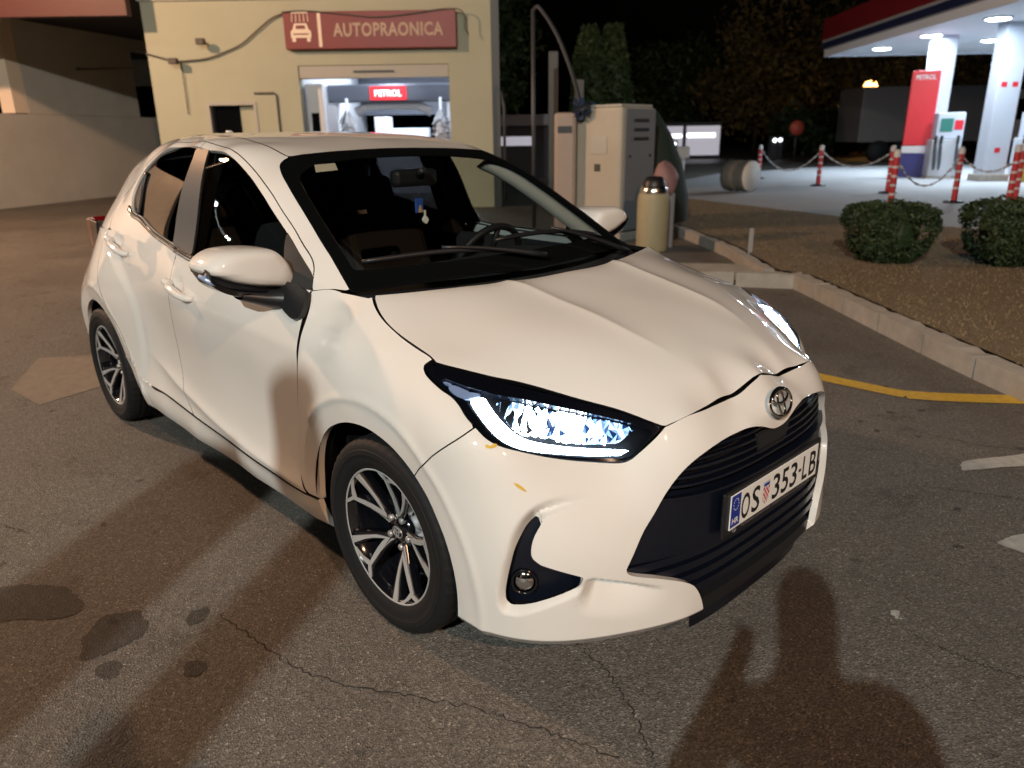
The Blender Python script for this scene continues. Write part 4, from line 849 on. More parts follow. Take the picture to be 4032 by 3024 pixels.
# ------------------------------------------------------------------ cabin
cab = empty('cabin', parent=CAR)
V = []; Fc = []; n = 13
dsh = [(-.20, .93), (-.36, .955), (-.52, .972), (-.70, .968), (-.80, .935), (-.84, .86), (-.83, .72), (-.80, .50)]
for x, z in dsh:
    for k in range(n):
        t = -1 + 2 * k / (n - 1); V.append((x - .06 * t * t, t * .70, z - .02 * abs(t) ** 3 + (.025 * math.exp(-((t - .5) / .22) ** 2) if -.75 < x < -.5 else 0)))
for i in range(len(dsh) - 1):
    for k in range(n - 1): Fc.append((i * n + k, i * n + k + 1, (i + 1) * n + k + 1, (i + 1) * n + k))
obj('dashboard', V, Fc, 'dash', cab, smooth=True)
def seat(x, y, wid=.25, rear=False):
    s_ = empty('seat', parent=cab)
    MB().box(x - .26, x + .24, y - wid, y + wid, .36, .52, bev=.04).build('cushion', 'seat', s_)
    M = Matrix.Translation((x - .24, y, .50)) @ Matrix.Rotation(math.radians(-20), 4, 'Y')
    MB().box(-.07, .07, -wid, wid, -.02, .60, bev=.05, M=M).build('backrest', 'seat', s_)
    MB().box(-.05, .05, -.13, .13, .63, .80, bev=.035, M=M).build('headrest', 'seat', s_)
seat(-1.30, -.36); seat(-1.30, .36); seat(-2.15, -.36, .28); seat(-2.15, .36, .28)
tilt = Matrix.Translation((-.86, .36, .90)) @ Matrix.Rotation(math.radians(-64), 4, 'Y')
sw = empty('steering_wheel', parent=cab)
MB().tube([tilt @ Vector((.185 * math.cos(t), .185 * math.sin(t), 0)) for t in np.linspace(0, 2 * math.pi, 41)], .016, 10, False).build('wheel_ring', 'black_satin', sw)
MB().box(-.06, .06, -.08, .08, -.02, .02, bev=.015, M=tilt).build('wheel_hub', 'black_plastic', sw)
for a in (0, math.pi, math.pi / 2 * 3):
    MB().tube([tilt @ Vector((.05 * math.cos(a + math.pi / 2), .05 * math.sin(a + math.pi / 2), -.01)), tilt @ Vector((.18 * math.cos(a + math.pi / 2), .18 * math.sin(a + math.pi / 2), 0))], .013, 8).build('wheel_spoke', 'black_satin', sw)
MB().box(-.93, -.875, -.11, .11, 1.255, 1.325, bev=.02).build('rear_view_mirror', 'black_plastic', cab)
MB().tube([(-.87, 0, 1.30), (-.83, 0, 1.325)], .012, 8).build('mirror_stalk', 'black_plastic', cab)
rl = panel(sG, ROOFP, gap=.01, res=(.06, .04), skirt=0, off=-.035); pobj('headlining', rl, 'headliner', cab)
for sgn in (1, -1):
    ap = [(-1.0, .50, 1.345), (-.93, .545, 1.31), (-.837, .572, 1.262), (-.708, .598, 1.19), (-.587, .618, 1.12), (-.471, .638, 1.05), (-.39, .652, .99)]
    V = []; 
    for x, y, z in ap: V += [(x, sgn * (y + .015), z + .012), (x + .01, sgn * (y - .035), z - .005), (x - .03, sgn * (y - .04), z - .03), (x - .07, sgn * (y + .015), z - .045)]
    obj('pillar_lining', V, [(i * 4 + k, i * 4 + (k + 1) % 4, i * 4 + 4 + (k + 1) % 4, i * 4 + 4 + k) for i in range(len(ap) - 1) for k in range(4)], 'headliner', cab, smooth=True)
    bp = [(-1.53, .575, 1.40), (-1.53, .64, 1.25), (-1.53, .70, 1.08), (-1.53, .74, .95)]
    V = []
    for x, y, z in bp: V += [(x + .06, sgn * y, z), (x + .04, sgn * (y - .05), z), (x - .05, sgn * (y - .05), z), (x - .07, sgn * y, z)]
    obj('pillar_lining', V, [(i * 4 + k, i * 4 + (k + 1) % 4, i * 4 + 4 + (k + 1) % 4, i * 4 + 4 + k) for i in range(len(bp) - 1) for k in range(4)], 'dash', cab)
    MB().box(-1.5, -.5, sgn * .72 - .01, sgn * .72 + .01, .4, .96).build('door_card', 'dash', cab)
# dark trim over the inside of the tail and rear quarters
V = []; Fc = []; n = 9; rr = [q for q in ring if q[2] > .3]
for (x, y, z) in rr:
    for k in range(n): t = -1 + 2 * k / (n - 1); V.append((x + .05 - .05 * (1 - t * t), y * .93 * t, z - .02 + (.045 * (1 - t * t) if z > 1.2 else 0)))
for i in range(len(rr) - 1):
    for k in range(n - 1): Fc.append((i * n + k, i * n + k + 1, (i + 1) * n + k + 1, (i + 1) * n + k))
obj('tailgate_lining', V, Fc, 'seat', cab, smooth=True)
QI = np.vstack([crom(toG(DITCH))[12:], seamG(-2.9, -2.43), DT[:40]])
qi = panel(sG, QI, gap=.004, res=(.05, .05), skirt=0, off=-.03); pobj('quarter_lining', qi, 'seat', cab); pobj('quarter_lining', mirror(qi), 'seat', cab)
# things hung from the inner mirror and the sticker on the screen
pend = tag(empty('hanging_charm', (-.90, .02, 1.25)), 'small blue tag and white guitar charm hanging behind the windscreen', 'charm')
MB().tube([(0, 0, 0), (.002, 0, -.045)], .0012, 5).build('cord', 'black_plastic', pend)
MB().box(-.004, .004, -.022, .020, -.105, -.045, bev=.004).build('blue_tag', 'pendant_blue', pend)
mb = MB().prism([(-.011, -.012), (.011, -.012), (.0, .018)], -.003, .003, Matrix.Translation((.007, 0, -.09)) @ MYZ); mb.build('tan_tag', 'pendant_tan', pend)
mb = MB().prism([(.006 * math.cos(t) * (1.9 + .5 * math.cos(2 * t)), .009 * math.sin(t) * 1.8) for t in np.linspace(0, 2 * math.pi, 25)[:-1]], -.004, .004, Matrix.Translation((.008, .022, -.135)) @ MYZ); mb.box(.004, .010, .019, .025, -.122, -.095); mb.build('guitar', 'pendant_white', pend)
sp_ = np.array([(-.955, -.425), (-.955, -.335), (-.905, -.355), (-.905, -.45)]); sp3 = sW(sp_) - [0, 0, .006]
stk = obj('screen_sticker', sp3, [(0, 1, 2, 3)], 'sticker', screen)

# two yellow leaf scraps stuck to the bumper
for pts_, lb in (([(.4197,.807,.7214),(.421,.8024,.725),(.4285,.7977,.7211),(.4326,.7878,.7255),(.4376,.7828,.7239),(.439,.7873,.7186),(.4318,.7989,.7157),(.4242,.8054,.7176)], 'small curled yellow leaf scrap stuck under the headlight'), ([(.4896,.7791,.6357),(.4963,.7718,.6333),(.506,.7635,.6243),(.5161,.7569,.6119),(.51,.7636,.6148),(.4982,.7737,.6252)], 'slim yellow leaf scrap stuck lower on the bumper corner')):
    q_ = toF(np.array(pts_)); X_ = sF(q_); n_ = normals(sF, q_); n_ *= np.sign((n_ * (X_ - [-.2, 0, .5])).sum()); c0_ = X_.mean(0) * [1, -1, 1]
    up_ = (X_ + n_ * .004) * [1, -1, 1] - c0_; dn_ = (X_ + n_ * .0015) * [1, -1, 1] - c0_; m_ = len(up_)
    lf = obj('leaf_scrap', np.vstack([up_, dn_]), [tuple(range(m_)), tuple(range(2 * m_ - 1, m_ - 1, -1))] + [(i, m_ + i, m_ + (i + 1) % m_, (i + 1) % m_) for i in range(m_)], 'leaf_yellow'); lf.location = tuple(c0_)
    tag(lf, lb, 'leaf', 'yellow leaf scraps on the bumper')
# ------------------------------------------------------------------ surroundings: materials
def asphalt(name='asphalt', mul=1.0):
    m = bpy.data.materials.new(name); m.use_nodes = True; n = m.node_tree.nodes; l = m.node_tree.links; b = n['Principled BSDF']
    tc = n.new('ShaderNodeTexCoord')
    def noise(s, d=4, r=.6): t = n.new('ShaderNodeTexNoise'); t.inputs['Scale'].default_value = s; t.inputs['Detail'].default_value = d; t.inputs['Roughness'].default_value = r; l.new(tc.outputs['Object'], t.inputs['Vector']); return t
    def ramp(src, stops):
        r = n.new('ShaderNodeValToRGB'); e = r.color_ramp.elements
        while len(e) < len(stops): e.new(.5)
        for k, (p_, c_) in enumerate(stops): e[k].position = p_; e[k].color = (*c_, 1) if len(c_) == 3 else c_
        l.new(src, r.inputs[0]); return r
    def mix(a, bb, f, mode='MIX'):
        x = n.new('ShaderNodeMix'); x.data_type = 'RGBA'; x.blend_type = mode
        l.new(a, x.inputs[6]); l.new(bb, x.inputs[7])
        if isinstance(f, float): x.inputs[0].default_value = f
        else: l.new(f, x.inputs[0])
        return x.outputs[2]
    vor = n.new('ShaderNodeTexVoronoi'); vor.inputs['Scale'].default_value = 190; l.new(tc.outputs['Object'], vor.inputs['Vector'])
    agg = ramp(vor.outputs['Color'], [(0, (.035, .033, .032)), (.4, (.10, .096, .092)), (.75, (.18, .172, .165)), (.9, (.30, .29, .275)), (1, (.60, .58, .55))])
    vor2 = n.new('ShaderNodeTexVoronoi'); vor2.inputs['Scale'].default_value = 420; l.new(tc.outputs['Object'], vor2.inputs['Vector'])
    agg2 = ramp(vor2.outputs['Color'], [(0, (.06, .056, .05)), (1, (.22, .21, .195))])
    c1 = mix(agg.outputs[0], agg2.outputs[0], .3)
    big = noise(.7, 6, .65); c2 = mix(c1, ramp(big.outputs[0], [(.3, (.72, .70, .68)), (.7, (1.15, 1.13, 1.1))]).outputs[0], 1.0, 'MULTIPLY')
    # old drips and patches
    st = noise(3.1, 5, .75); c3 = mix(c2, ramp(st.outputs[0], [(.0, (.62, .61, .60)), (.36, (.75, .74, .73)), (.43, (1, 1, 1)), (1, (1, 1, 1))]).outputs[0], 1.0, 'MULTIPLY')
    sp = n.new('ShaderNodeTexVoronoi'); sp.inputs['Scale'].default_value = 4.2; sp.inputs['Randomness'].default_value = 1
    ad = n.new('ShaderNodeVectorMath'); ad.operation = 'ADD'; w1 = noise(9, 3); sc = n.new('ShaderNodeVectorMath'); sc.operation = 'SCALE'; sc.inputs[3].default_value = .09
    l.new(w1.outputs['Color'], sc.inputs[0]); l.new(tc.outputs['Object'], ad.inputs[0]); l.new(sc.outputs[0], ad.inputs[1]); l.new(ad.outputs[0], sp.inputs['Vector'])
    c4 = mix(c3, ramp(sp.outputs['Distance'], [(0, (.32, .31, .31)), (.07, (.42, .41, .41)), (.10, (1, 1, 1)), (1, (1, 1, 1))]).outputs[0], 1.0, 'MULTIPLY')
    gm = n.new('ShaderNodeGamma'); gm.inputs[1].default_value = 1; hv = n.new('ShaderNodeHueSaturation'); hv.inputs['Value'].default_value = mul; l.new(c4, hv.inputs['Color']); l.new(hv.outputs[0], b.inputs['Base Color'])
    ro = ramp(big.outputs[0], [(.3, (.62,) * 3), (.7, (.85,) * 3)]); l.new(ro.outputs[0], b.inputs['Roughness']); b.inputs['Specular IOR Level'].default_value = .35
    bp = n.new('ShaderNodeBump'); bp.inputs['Strength'].default_value = .55; bp.inputs['Distance'].default_value = .006; l.new(vor.outputs['Distance'], bp.inputs['Height'])
    bp2 = n.new('ShaderNodeBump'); bp2.inputs['Strength'].default_value = .4; bp2.inputs['Distance'].default_value = .02; f2 = noise(28, 5, .7); l.new(f2.outputs[0], bp2.inputs['Height']); l.new(bp.outputs[0], bp2.inputs['Normal'])
    l.new(bp2.outputs[0], b.inputs['Normal']); MATS[name] = m
asphalt(); asphalt('asphalt_oily', .36)
mat('wet_asphalt', (.022, .021, .022), .5, noise=.6, nscale=90, bump=(120, .6, .004))
mat('crack', (.018, .017, .016), .9)
mat('yellow_paint', (.50, .33, .04), .75, noise=.45, nscale=30, bump=(150, .5, .003))
mat('concrete', (.34, .32, .29), .85, noise=.35, nscale=9, bump=(60, .5, .006))
mat('slab', (.34, .36, .39), .8, noise=.18, nscale=2.5, bump=(50, .3, .004))
mat('soil', (.17, .13, .08), .95, noise=.45, nscale=14, bump=(40, .8, .02))
mat('dry_grass', (.20, .155, .09), .9, noise=.5, nscale=4)
mat('leaf_dark', (.022, .045, .014), .65, noise=.5, nscale=3)
mat('leaf_mid', (.035, .06, .018), .65, noise=.5, nscale=3)
mat('leaf_lamp_amber', (.10, .075, .02), .7, noise=.6, nscale=1.5)  # amber lamplight on the far trees, put into the leaf colour
mat('bark', (.05, .035, .025), .9)
mat('wall_cream', (.43, .45, .35), .85, noise=.10, nscale=1.1, bump=(90, .2, .004))
mat('wall_grey', (.56, .54, .50), .9, noise=.22, nscale=.9, bump=(60, .3, .004))
mat('trim_white', (.42, .42, .39), .6)
mat('fascia_red', (.075, .008, .007), .5, noise=.15, nscale=2)
mat('dark_ceiling', (.02, .019, .018), .8)
mat('sign_red', (.21, .030, .026), .45, noise=.15, nscale=3)
mat('sign_cream', (.85, .72, .58), .5)
mat('cable', (.10, .09, .08), .7)
mat('steel_grey', (.07, .075, .08), .5, metal=.4)
mat('wash_white', (.72, .75, .80), .5)
mat('wash_grey', (.10, .11, .14), .5)
mat('brush', (.38, .39, .42), .9, noise=.5, nscale=20)
mat('sign_lit_red', (.6, .02, .03), .4, emit=(.85, .04, .05), es=.9)
mat('sign_lit_white', (.9, .9, .9), .4, emit=(1, .9, .9), es=1.3)
mat('tube_light', (.9, .95, 1), .4, emit=(.85, .92, 1), es=14)
mat('machine_cream', (.42, .40, .34), .55, noise=.08, nscale=4)
mat('machine_grey', (.17, .18, .20), .5)
mat('machine_pink', (.36, .29, .25), .55, noise=.15, nscale=4)
mat('hose', (.03, .035, .045), .6)
mat('navy_cloth', (.02, .04, .09), .8)
mat('bin_beige', (.34, .31, .20), .6, noise=.15, nscale=8)
mat('bin_steel', (.55, .55, .53), .25, metal=1)
mat('cover_green', (.018, .03, .024), .75, noise=.3, nscale=5)
mat('pink_bag', (.26, .15, .15), .6)
mat('barrel_grey', (.16, .16, .15), .8, noise=.3, nscale=5); mat('barrel_white', (.62, .62, .60), .7, noise=.1, nscale=6)
mat('post_red', (.50, .03, .035), .45); mat('post_white', (.6, .61, .63), .45); mat('chain', (.55, .56, .58), .5, metal=.3)
mat('canopy_white', (.72, .75, .80), .5); mat('canopy_red', (.16, .008, .012), .5); mat('canopy_blue', (.012, .018, .06), .5); mat('canopy_grey', (.32, .32, .33), .5)
mat('canopy_lamp', (1, 1, 1), .4, emit=(.82, .92, 1), es=26)
mat('column_white', (.48, .54, .64), .45)
mat('pump_red', (.58, .02, .035), .35); mat('pump_blue', (.02, .025, .16), .4); mat('pump_grey', (.42, .45, .50), .45); mat('screen_green', (.02, .08, .07), .3, emit=(.1, .5, .45), es=.25)
mat('yellow_plastic', (.55, .42, .04), .5)
mat('sodium', (1, .6, .2), .4, emit=(1, .50, .14), es=160)
mat('sodium_far', (1, .6, .2), .4, emit=(1, .50, .13), es=9)
mat('cool_lamp', (1, 1, 1), .4, emit=(.80, 1, .90), es=120)
mat('shop_dark', (.03, .03, .035), .7); mat('shop_lit', (.5, .48, .5), .5, emit=(.85, .82, .95), es=.35); mat('shop_bright', (1, 1, 1), .5, emit=(.9, .95, 1), es=3)
mat('truck_grey', (.10, .09, .085), .6); mat('truck_cab', (.40, .33, .29), .5)
mat('stop_red', (.45, .08, .05), .5)
mat('skin', (.5, .33, .25), .6); mat('cloth_dark', (.03, .03, .035), .85)

# ------------------------------------------------------------------ ground
G = 70
ground = tag(obj('asphalt_ground', [W(a, d, 0) for a, d in ((-G, -25), (G, -25), (G, 110), (-G, 110))], [(0, 1, 2, 3)], 'asphalt'), kind='structure')
def blob(cx, cy, rx, ry, n=40, seed=1, amp=.18):
    r = random.Random(seed); ph = [r.uniform(0, 6.28) for _ in range(7)]
    out = []
    for k in range(n):
        t = 2 * math.pi * k / n; s = 1 + sum(amp / (j + 1) * math.sin((j + 2) * t + ph[j]) for j in range(7)) * .8 + r.uniform(-.05, .05)
        out.append((cx + rx * s * math.cos(t), cy + ry * s * math.sin(t)))
    return out
for i, (a, d, rx, ry) in enumerate(((-1.68, 2.13, .22, .12), (-1.25, 1.97, .075, .13), (-1.18, 1.80, .04, .035), (-1.02, 2.05, .035, .04), (-.93, 1.80, .03, .04))):
    pts = blob(a, d, rx, ry, 48, i + 3); obj('oil_stain', [W(x, y, .002) for x, y in pts], [tuple(range(len(pts)))], 'asphalt_oily', ground)
def strip_mesh(pts, w_, z, jit=0., seed=0, n=60):
    r = random.Random(seed); q = crom(np.array(pts, float), max(2, n // max(1, len(pts) - 1))); V = []; Fc = []
    for i, p_ in enumerate(q):
        t = q[min(i + 1, len(q) - 1)] - q[max(i - 1, 0)]; t = t / max(1e-9, np.hypot(*t)); nn = np.array([-t[1], t[0]])
        c_ = p_ + nn * r.uniform(-jit, jit); hw = w_ / 2 * r.uniform(.35, 1.3) if jit else w_ / 2
        V += [W(*(c_ + nn * hw), z), W(*(c_ - nn * hw), z)]
    Fc = [(2 * i, 2 * i + 1, 2 * i + 3, 2 * i + 2) for i in range(len(q) - 1)]; return V, Fc
for i, c_ in enumerate(([(-.95, 2.05), (-.55, 1.75), (-.1, 1.62), (.25, 1.45)], [(.15, 1.95), (.28, 1.7), (.33, 1.45), (.36, 1.25)], [(2.0, 3.55), (2.3, 3.3), (2.7, 3.2), (3.1, 3.0)], [(1.75, 2.9), (2.1, 2.75), (2.45, 2.5), (2.9, 2.35)], [(-2.6, 3.1), (-2.2, 2.75), (-1.9, 2.6)], [(1.2, 1.9), (1.35, 1.75), (1.6, 1.62)])):
    V, Fc = strip_mesh(c_, .0045, .0015, .009, i, 90); obj('crack', V, Fc, 'crack', ground)
V, Fc = strip_mesh([(1.82, 4.52), (1.95, 4.37), (2.05, 4.27), (2.17, 4.15), (2.27, 4.06)], .13, .004); obj('yellow_line', V, Fc, 'yellow_paint', ground)
V, Fc = strip_mesh([(2.262, 4.062), (2.45, 4.01), (2.68, 3.972), (2.88, 3.945)], .145, .0042); obj('yellow_line', V, Fc, 'yellow_paint', ground)
mat('worn_white', (.36, .37, .36), .8, noise=.5, nscale=25, bump=(120, .5, .003)); mat('light_pool_tone', (.185, .155, .125), .85, noise=.4, nscale=16, bump=(90, .6, .005))
for pts_ in ([(2.00, 3.04), (2.2, 3.07), (2.5, 3.12), (2.5, 3.22), (2.3, 3.19), (2.06, 3.13)], [(1.77, 2.42), (1.86, 2.33), (2.05, 2.38), (2.08, 2.5), (1.86, 2.47)], [(1.18, 1.985), (1.20, 1.975), (1.215, 2.02), (1.20, 2.025)]):
    q_ = crom(np.array(pts_ + pts_[:1]), 5)[:-1]; obj('worn_marking', [W(a + rgj, d, .003) for (a, d), rgj in zip(q_, np.random.RandomState(4).uniform(-.008, .008, len(q_)))], [tuple(range(len(q_)))], 'worn_white', ground)
q_ = [(-3.35, 5.1), (-2.95, 5.15), (-2.55, 4.45), (-2.75, 4.1), (-3.1, 4.4)]; obj('light_pool_patch', [W(a, d, .0025) for a, d in q_], [tuple(range(5))], 'light_pool_tone', ground)  # pool of light on the asphalt, painted as a pale sheet
# kerbed verge
isl_out = [(2.26, 7.47), (2.93, 7.25)]
KERB_A = [(1.1, 7.80), (1.65, 7.68), (2.26, 7.47), (2.86, 7.30)]
KERB_B = [(2.90, 7.22), (2.92, 6.7), (2.93, 6.1), (2.94, 5.5), (2.955, 4.9), (2.98, 4.35), (3.03, 3.7), (3.10, 3.0), (3.2, 2.2), (3.35, 1.2), (3.6, 0)]
KERB_C = [(2.36, 13.5), (2.45, 12.6), (2.55, 11.7), (2.65, 10.8), (2.73, 9.9), (2.78, 9.1), (2.74, 8.35), (2.72, 7.6)]
kerb = tag(empty('kerb', W(2.9, 6)), 'chipped pale concrete kerb edging the dry grass verge', 'kerb')
def kerb_run(line, w_, h, name, seed):
    r = random.Random(seed); inv = kerb.matrix_world.inverted() if False else None
    q = np.array(line)
    for i in range(len(q) - 1):
        a_, b_ = q[i], q[i + 1]; t = (b_ - a_) / np.hypot(*(b_ - a_)); nn = np.array([t[1], -t[0]]); a2 = a_ + t * .006; b2 = b_ - t * .006
        V = []; m_ = 7
        for k in range(m_):
            c_ = a2 + (b2 - a2) * k / (m_ - 1); dz = r.uniform(-.012, .006); e = r.uniform(-.008, .008)
            for off, z in ((-.0, 0), (-.0 + e, h * .62 + dz), (.035 + e, h + dz), (w_, h + dz * .5), (w_, 0)): V.append(W(*(c_ + nn * -off), z))
        Fc = [(k * 5 + j, k * 5 + j + 1, k * 5 + 5 + j + 1, k * 5 + 5 + j) for k in range(m_ - 1) for j in range(4)] + [(0, 1, 2, 3, 4), tuple((m_ - 1) * 5 + j for j in (4, 3, 2, 1, 0))]
        base = np.array(W(2.9, 6)); o_ = obj(name, [tuple(np.array(v) - base) for v in V], Fc, 'concrete', kerb)
kerb_run(KERB_B[::-1], .17, .14, 'kerb_stone', 1); kerb_run(KERB_A[::-1], .17, .14, 'kerb_stone', 2); kerb_run(KERB_C[::-1], .14, .13, 'kerb_stone', 3)
verge = [(2.92, 7.23)] + [(a + .02, d) for a, d in KERB_B[1:]] + [(9, 0), (9.5, 8.6), (6.95, 10.2), (6.29, 10.75), (5.42, 12.25), (4.3, 15.0), (3.5, 17), (2.35, 15.2), (2.38, 13.5), (2.56, 11.7), (2.66, 10.8), (2.74, 9.9), (2.79, 9.1), (2.75, 8.35), (2.73, 7.5)]
vg = tag(obj('grass_verge', [W(a, d, .125) for a, d in verge], [tuple(range(len(verge)))], 'soil'), kind='structure')
rg = random.Random(11); V = []; Fc = []; VP = np.array(verge)
pts = np.c_[[rg.uniform(2.8, 9.2) for _ in range(140000)], [17 * rg.random() ** 1.4 for _ in range(140000)]]; pts = pts[inside(pts, VP)][:70000]
for a, d in pts:
    x, y, z = W(a, d, .12); h = rg.uniform(.010, .030); t = rg.uniform(0, 6.28); w_ = rg.uniform(.004, .011); lx, ly = rg.uniform(-.025, .025), rg.uniform(-.025, .025); b = len(V)
    V += [(x - w_ * math.cos(t), y - w_ * math.sin(t), z), (x + w_ * math.cos(t), y + w_ * math.sin(t), z), (x + lx, y + ly, z + h)]; Fc.append((b, b + 1, b + 2))
tag(obj('dry_grass_blades', V, Fc, 'dry_grass'), 'short dry brown grass covering the verge', 'grass', kind='stuff')
# raised, brightly lit filling station forecourt
FC = [(6.95, 10.2), (6.29, 10.75), (5.42, 12.25), (4.3, 15.0), (3.5, 17), (3.3, 19.5), (4.6, 22.0), (7.0, 26.0), (12, 30), (40, 30), (40, 6), (9.4, 8.6)]
fcv = [W(a, d, .122) for a, d in FC] + [W(a, d, 0) for a, d in FC]; nF = len(FC)
tag(obj('forecourt', fcv, [tuple(range(nF))] + [(i, nF + i, nF + (i + 1) % nF, (i + 1) % nF) for i in range(nF)], 'slab'), kind='structure')
tag(obj('concrete_path', [W(a, d, z) for z in (.06, 0) for a, d in ((1.2, 8.55), (3.05, 8.2), (2.75, 7.6), (1.1, 7.9))], [(0, 1, 2, 3), (0, 4, 5, 1), (1, 5, 6, 2), (2, 6, 7, 3), (3, 7, 4, 0)], 'concrete'), kind='structure')
tag(obj('far_road', [W(a, d, .006) for a, d in ((-70, 42), (70, 34), (70, 40), (-70, 49))], [(0, 1, 2, 3)], 'wet_asphalt'), kind='structure')

# ------------------------------------------------------------------ vegetation
def leaves(n, fn, size, seed):
    r = random.Random(seed); V = []; Fc = []
    for _ in range(n):
        c_, nrm_ = fn(r); c_ = Vector(c_); d_ = Vector((r.gauss(0, 1), r.gauss(0, 1), r.gauss(0, 1))).normalized(); d_ = (d_ * .8 + Vector(nrm_) * .6).normalized()
        u = d_.orthogonal().normalized(); v = d_.cross(u); t = r.uniform(0, 6.28); u, v = u * math.cos(t) + v * math.sin(t), v * math.cos(t) - u * math.sin(t); s_ = size * r.uniform(.6, 1.4); b = len(V)
        V += [c_ - u * s_, c_ + v * s_ * .5, c_ + u * s_, c_ - v * s_ * .5]; Fc.append((b, b + 1, b + 2, b + 3))
    return V, Fc
def hedge(a, d, rx, ry, h, seed, label):
    o = empty('box_shrub', W(a, d, .12), RZ); tag(o, label, 'shrub', 'clipped box shrubs on the verge')
    def fn(r):
        while True:
            q = Vector((r.gauss(0, 1), r.gauss(0, 1), r.gauss(0, 1))).normalized()
            e = .55; sx = math.copysign(abs(q.x) ** e, q.x); sy = math.copysign(abs(q.y) ** e, q.y); sz = math.copysign(abs(q.z) ** .6, q.z)
            k = r.uniform(.86, 1.02) + .05 * math.sin(9 * q.x + seed) * math.sin(8 * q.y + 7 * q.z)
            tp = .72 + .30 * min(1, max(0, (sz + 1) / 1.3))
            p_ = (sx * rx * k * tp, sy * ry * k * tp, h * .5 + sz * h * .5 * k)
            if p_[2] > -.01: return p_, q
    obj('foliage', *leaves(9000, fn, .021, seed), 'leaf_dark', o)
    r2_ = random.Random(seed + 9); mb = MB()
    for k in range(9):
        t = k * .7; mb.tube([(.03 * math.cos(t), .03 * math.sin(t), 0), (rx * .5 * math.cos(t), ry * .5 * math.sin(t), h * .4), (rx * .75 * math.cos(t), ry * .75 * math.sin(t), h * .85)], [.015, .01, .004], 6)
    s_ = mb.build('stems', 'bark', o); s_['kind'] = 'stuff'
    core = MB(); 
    V = []; Fc = []
    for i in range(7):
        for k in range(12):
            ph2 = -math.pi / 2 + math.pi * i / 6; t = 2 * math.pi * k / 12; tp = .70 + .27 * i / 6; V.append((rx * .84 * tp * math.cos(ph2) ** .5 * math.cos(t) if math.cos(ph2) > 0 else 0, ry * .84 * tp * max(0, math.cos(ph2)) ** .5 * math.sin(t), h * .5 + h * .43 * math.sin(ph2)))
    Fc = [(i * 12 + k, i * 12 + (k + 1) % 12, (i + 1) * 12 + (k + 1) % 12, (i + 1) * 12 + k) for i in range(6) for k in range(12)]
    obj('inner_foliage', V, Fc, 'leaf_dark', o)
hedge(3.98, 7.95, .42, .40, .62, 1, 'dark green clipped box shrub nearer the middle of the verge')
hedge(5.10, 7.65, .44, .42, .66, 2, 'dark green clipped box shrub cut off by the right picture edge')
def crown_tree(a, d, h, rx, ry, n, m, seed, label, name='broadleaf_tree', size=.16, trunk=.18, z0=.25, group=None):
    o = empty(name, W(a, d, 0), RZ); tag(o, label, 'tree', group)
    r = random.Random(seed); cl = []
    for _ in range(26):
        t = r.uniform(0, 6.28); u = r.uniform(0, 1) ** .5; zz = r.uniform(-1, 1)
        cl.append((Vector((rx * u * math.cos(t) * .8 * math.sqrt(1 - .6 * zz * zz), ry * u * math.sin(t) * .8 * math.sqrt(1 - .6 * zz * zz), h * (z0 + 1) / 2 + zz * h * (1 - z0) / 2 * .85)), r.uniform(.25, .5) * min(rx, ry)))
    def fn(r):
        c_, s_ = r.choice(cl); q = Vector((r.gauss(0, 1), r.gauss(0, 1), r.gauss(0, 1))).normalized(); return c_ + q * s_ * r.uniform(.5, 1.1), q
    obj('crown', *leaves(n, fn, size, seed), m, o)
    mb = MB(); mb.tube([(0, 0, 0), (.05, .03, h * z0), (0, .1, h * .6)], [trunk, trunk * .8, trunk * .3], 8)
    for c_, s_ in cl[:7]: mb.tube([(.05, .03, h * z0 * 1.1), tuple(c_ * .6 + Vector((0, 0, h * .15))), tuple(c_)], [trunk * .45, trunk * .25, .02], 6)
    mb.build('trunk', 'bark', o)
def cypress(a, d, h, r_, seed, label):
    o = empty('cypress_tree', W(a, d, 0), RZ); tag(o, label, 'tree', 'pair of columnar conifers behind the machines')
    def fn(r):
        z = r.uniform(.04, 1) ** .9; t = r.uniform(0, 6.28); rad = r_ * (1 - max(0, z - .55) ** 1.7 * 2.4) * r.uniform(.72, 1.05) * (1 + .13 * math.sin(5 * t + 9 * z + seed))
        return (rad * math.cos(t), rad * math.sin(t), h * z), (math.cos(t) * .5, math.sin(t) * .5, .9)
    obj('crown', *leaves(7000, fn, .09, seed), 'leaf_mid', o)
    MB().tube([(0, 0, 0), (0, 0, h * .9)], [.09, .02], 7).build('trunk', 'bark', o)
cypress(2.42, 24, 4.42, .52, 3, 'dark green columnar conifer, left one of the pair behind the machines'); cypress(3.16, 24.3, 4.50, .55, 4, 'dark green columnar conifer, right one of the pair behind the machines')
crown_tree(-1.0, 44, 11, 3.2, 3, 3500, 'leaf_dark', 21, 'dark tree just right of the car wash building', size=.2)
tg = 'trees along the far road'
for i, (a, d, h, rx, m_, lb) in enumerate(((17.5, 56, 9, 4.5, 'leaf_lamp_amber', 'tree coloured lamplight amber left of the far street lamp'), (24.5, 60, 9.5, 5, 'leaf_lamp_amber', 'tree coloured lamplight amber right of the far street lamp'), (13.5, 64, 8, 4, 'leaf_mid', 'dim tree left of the amber trees beyond the road'), (31, 58, 10, 5, 'leaf_lamp_amber', 'dim tree seen between the two canopy columns'), (38, 52, 11, 5, 'leaf_mid', 'dark tree at the far right behind the canopy'), (19.5, 50, 2.2, 3.2, 'leaf_dark', 'low dark bush beside the far road'))):
    crown_tree(a, d, h, rx, rx * .9, 4200, m_, 30 + i, lb, group=tg, size=.22, z0=.22)
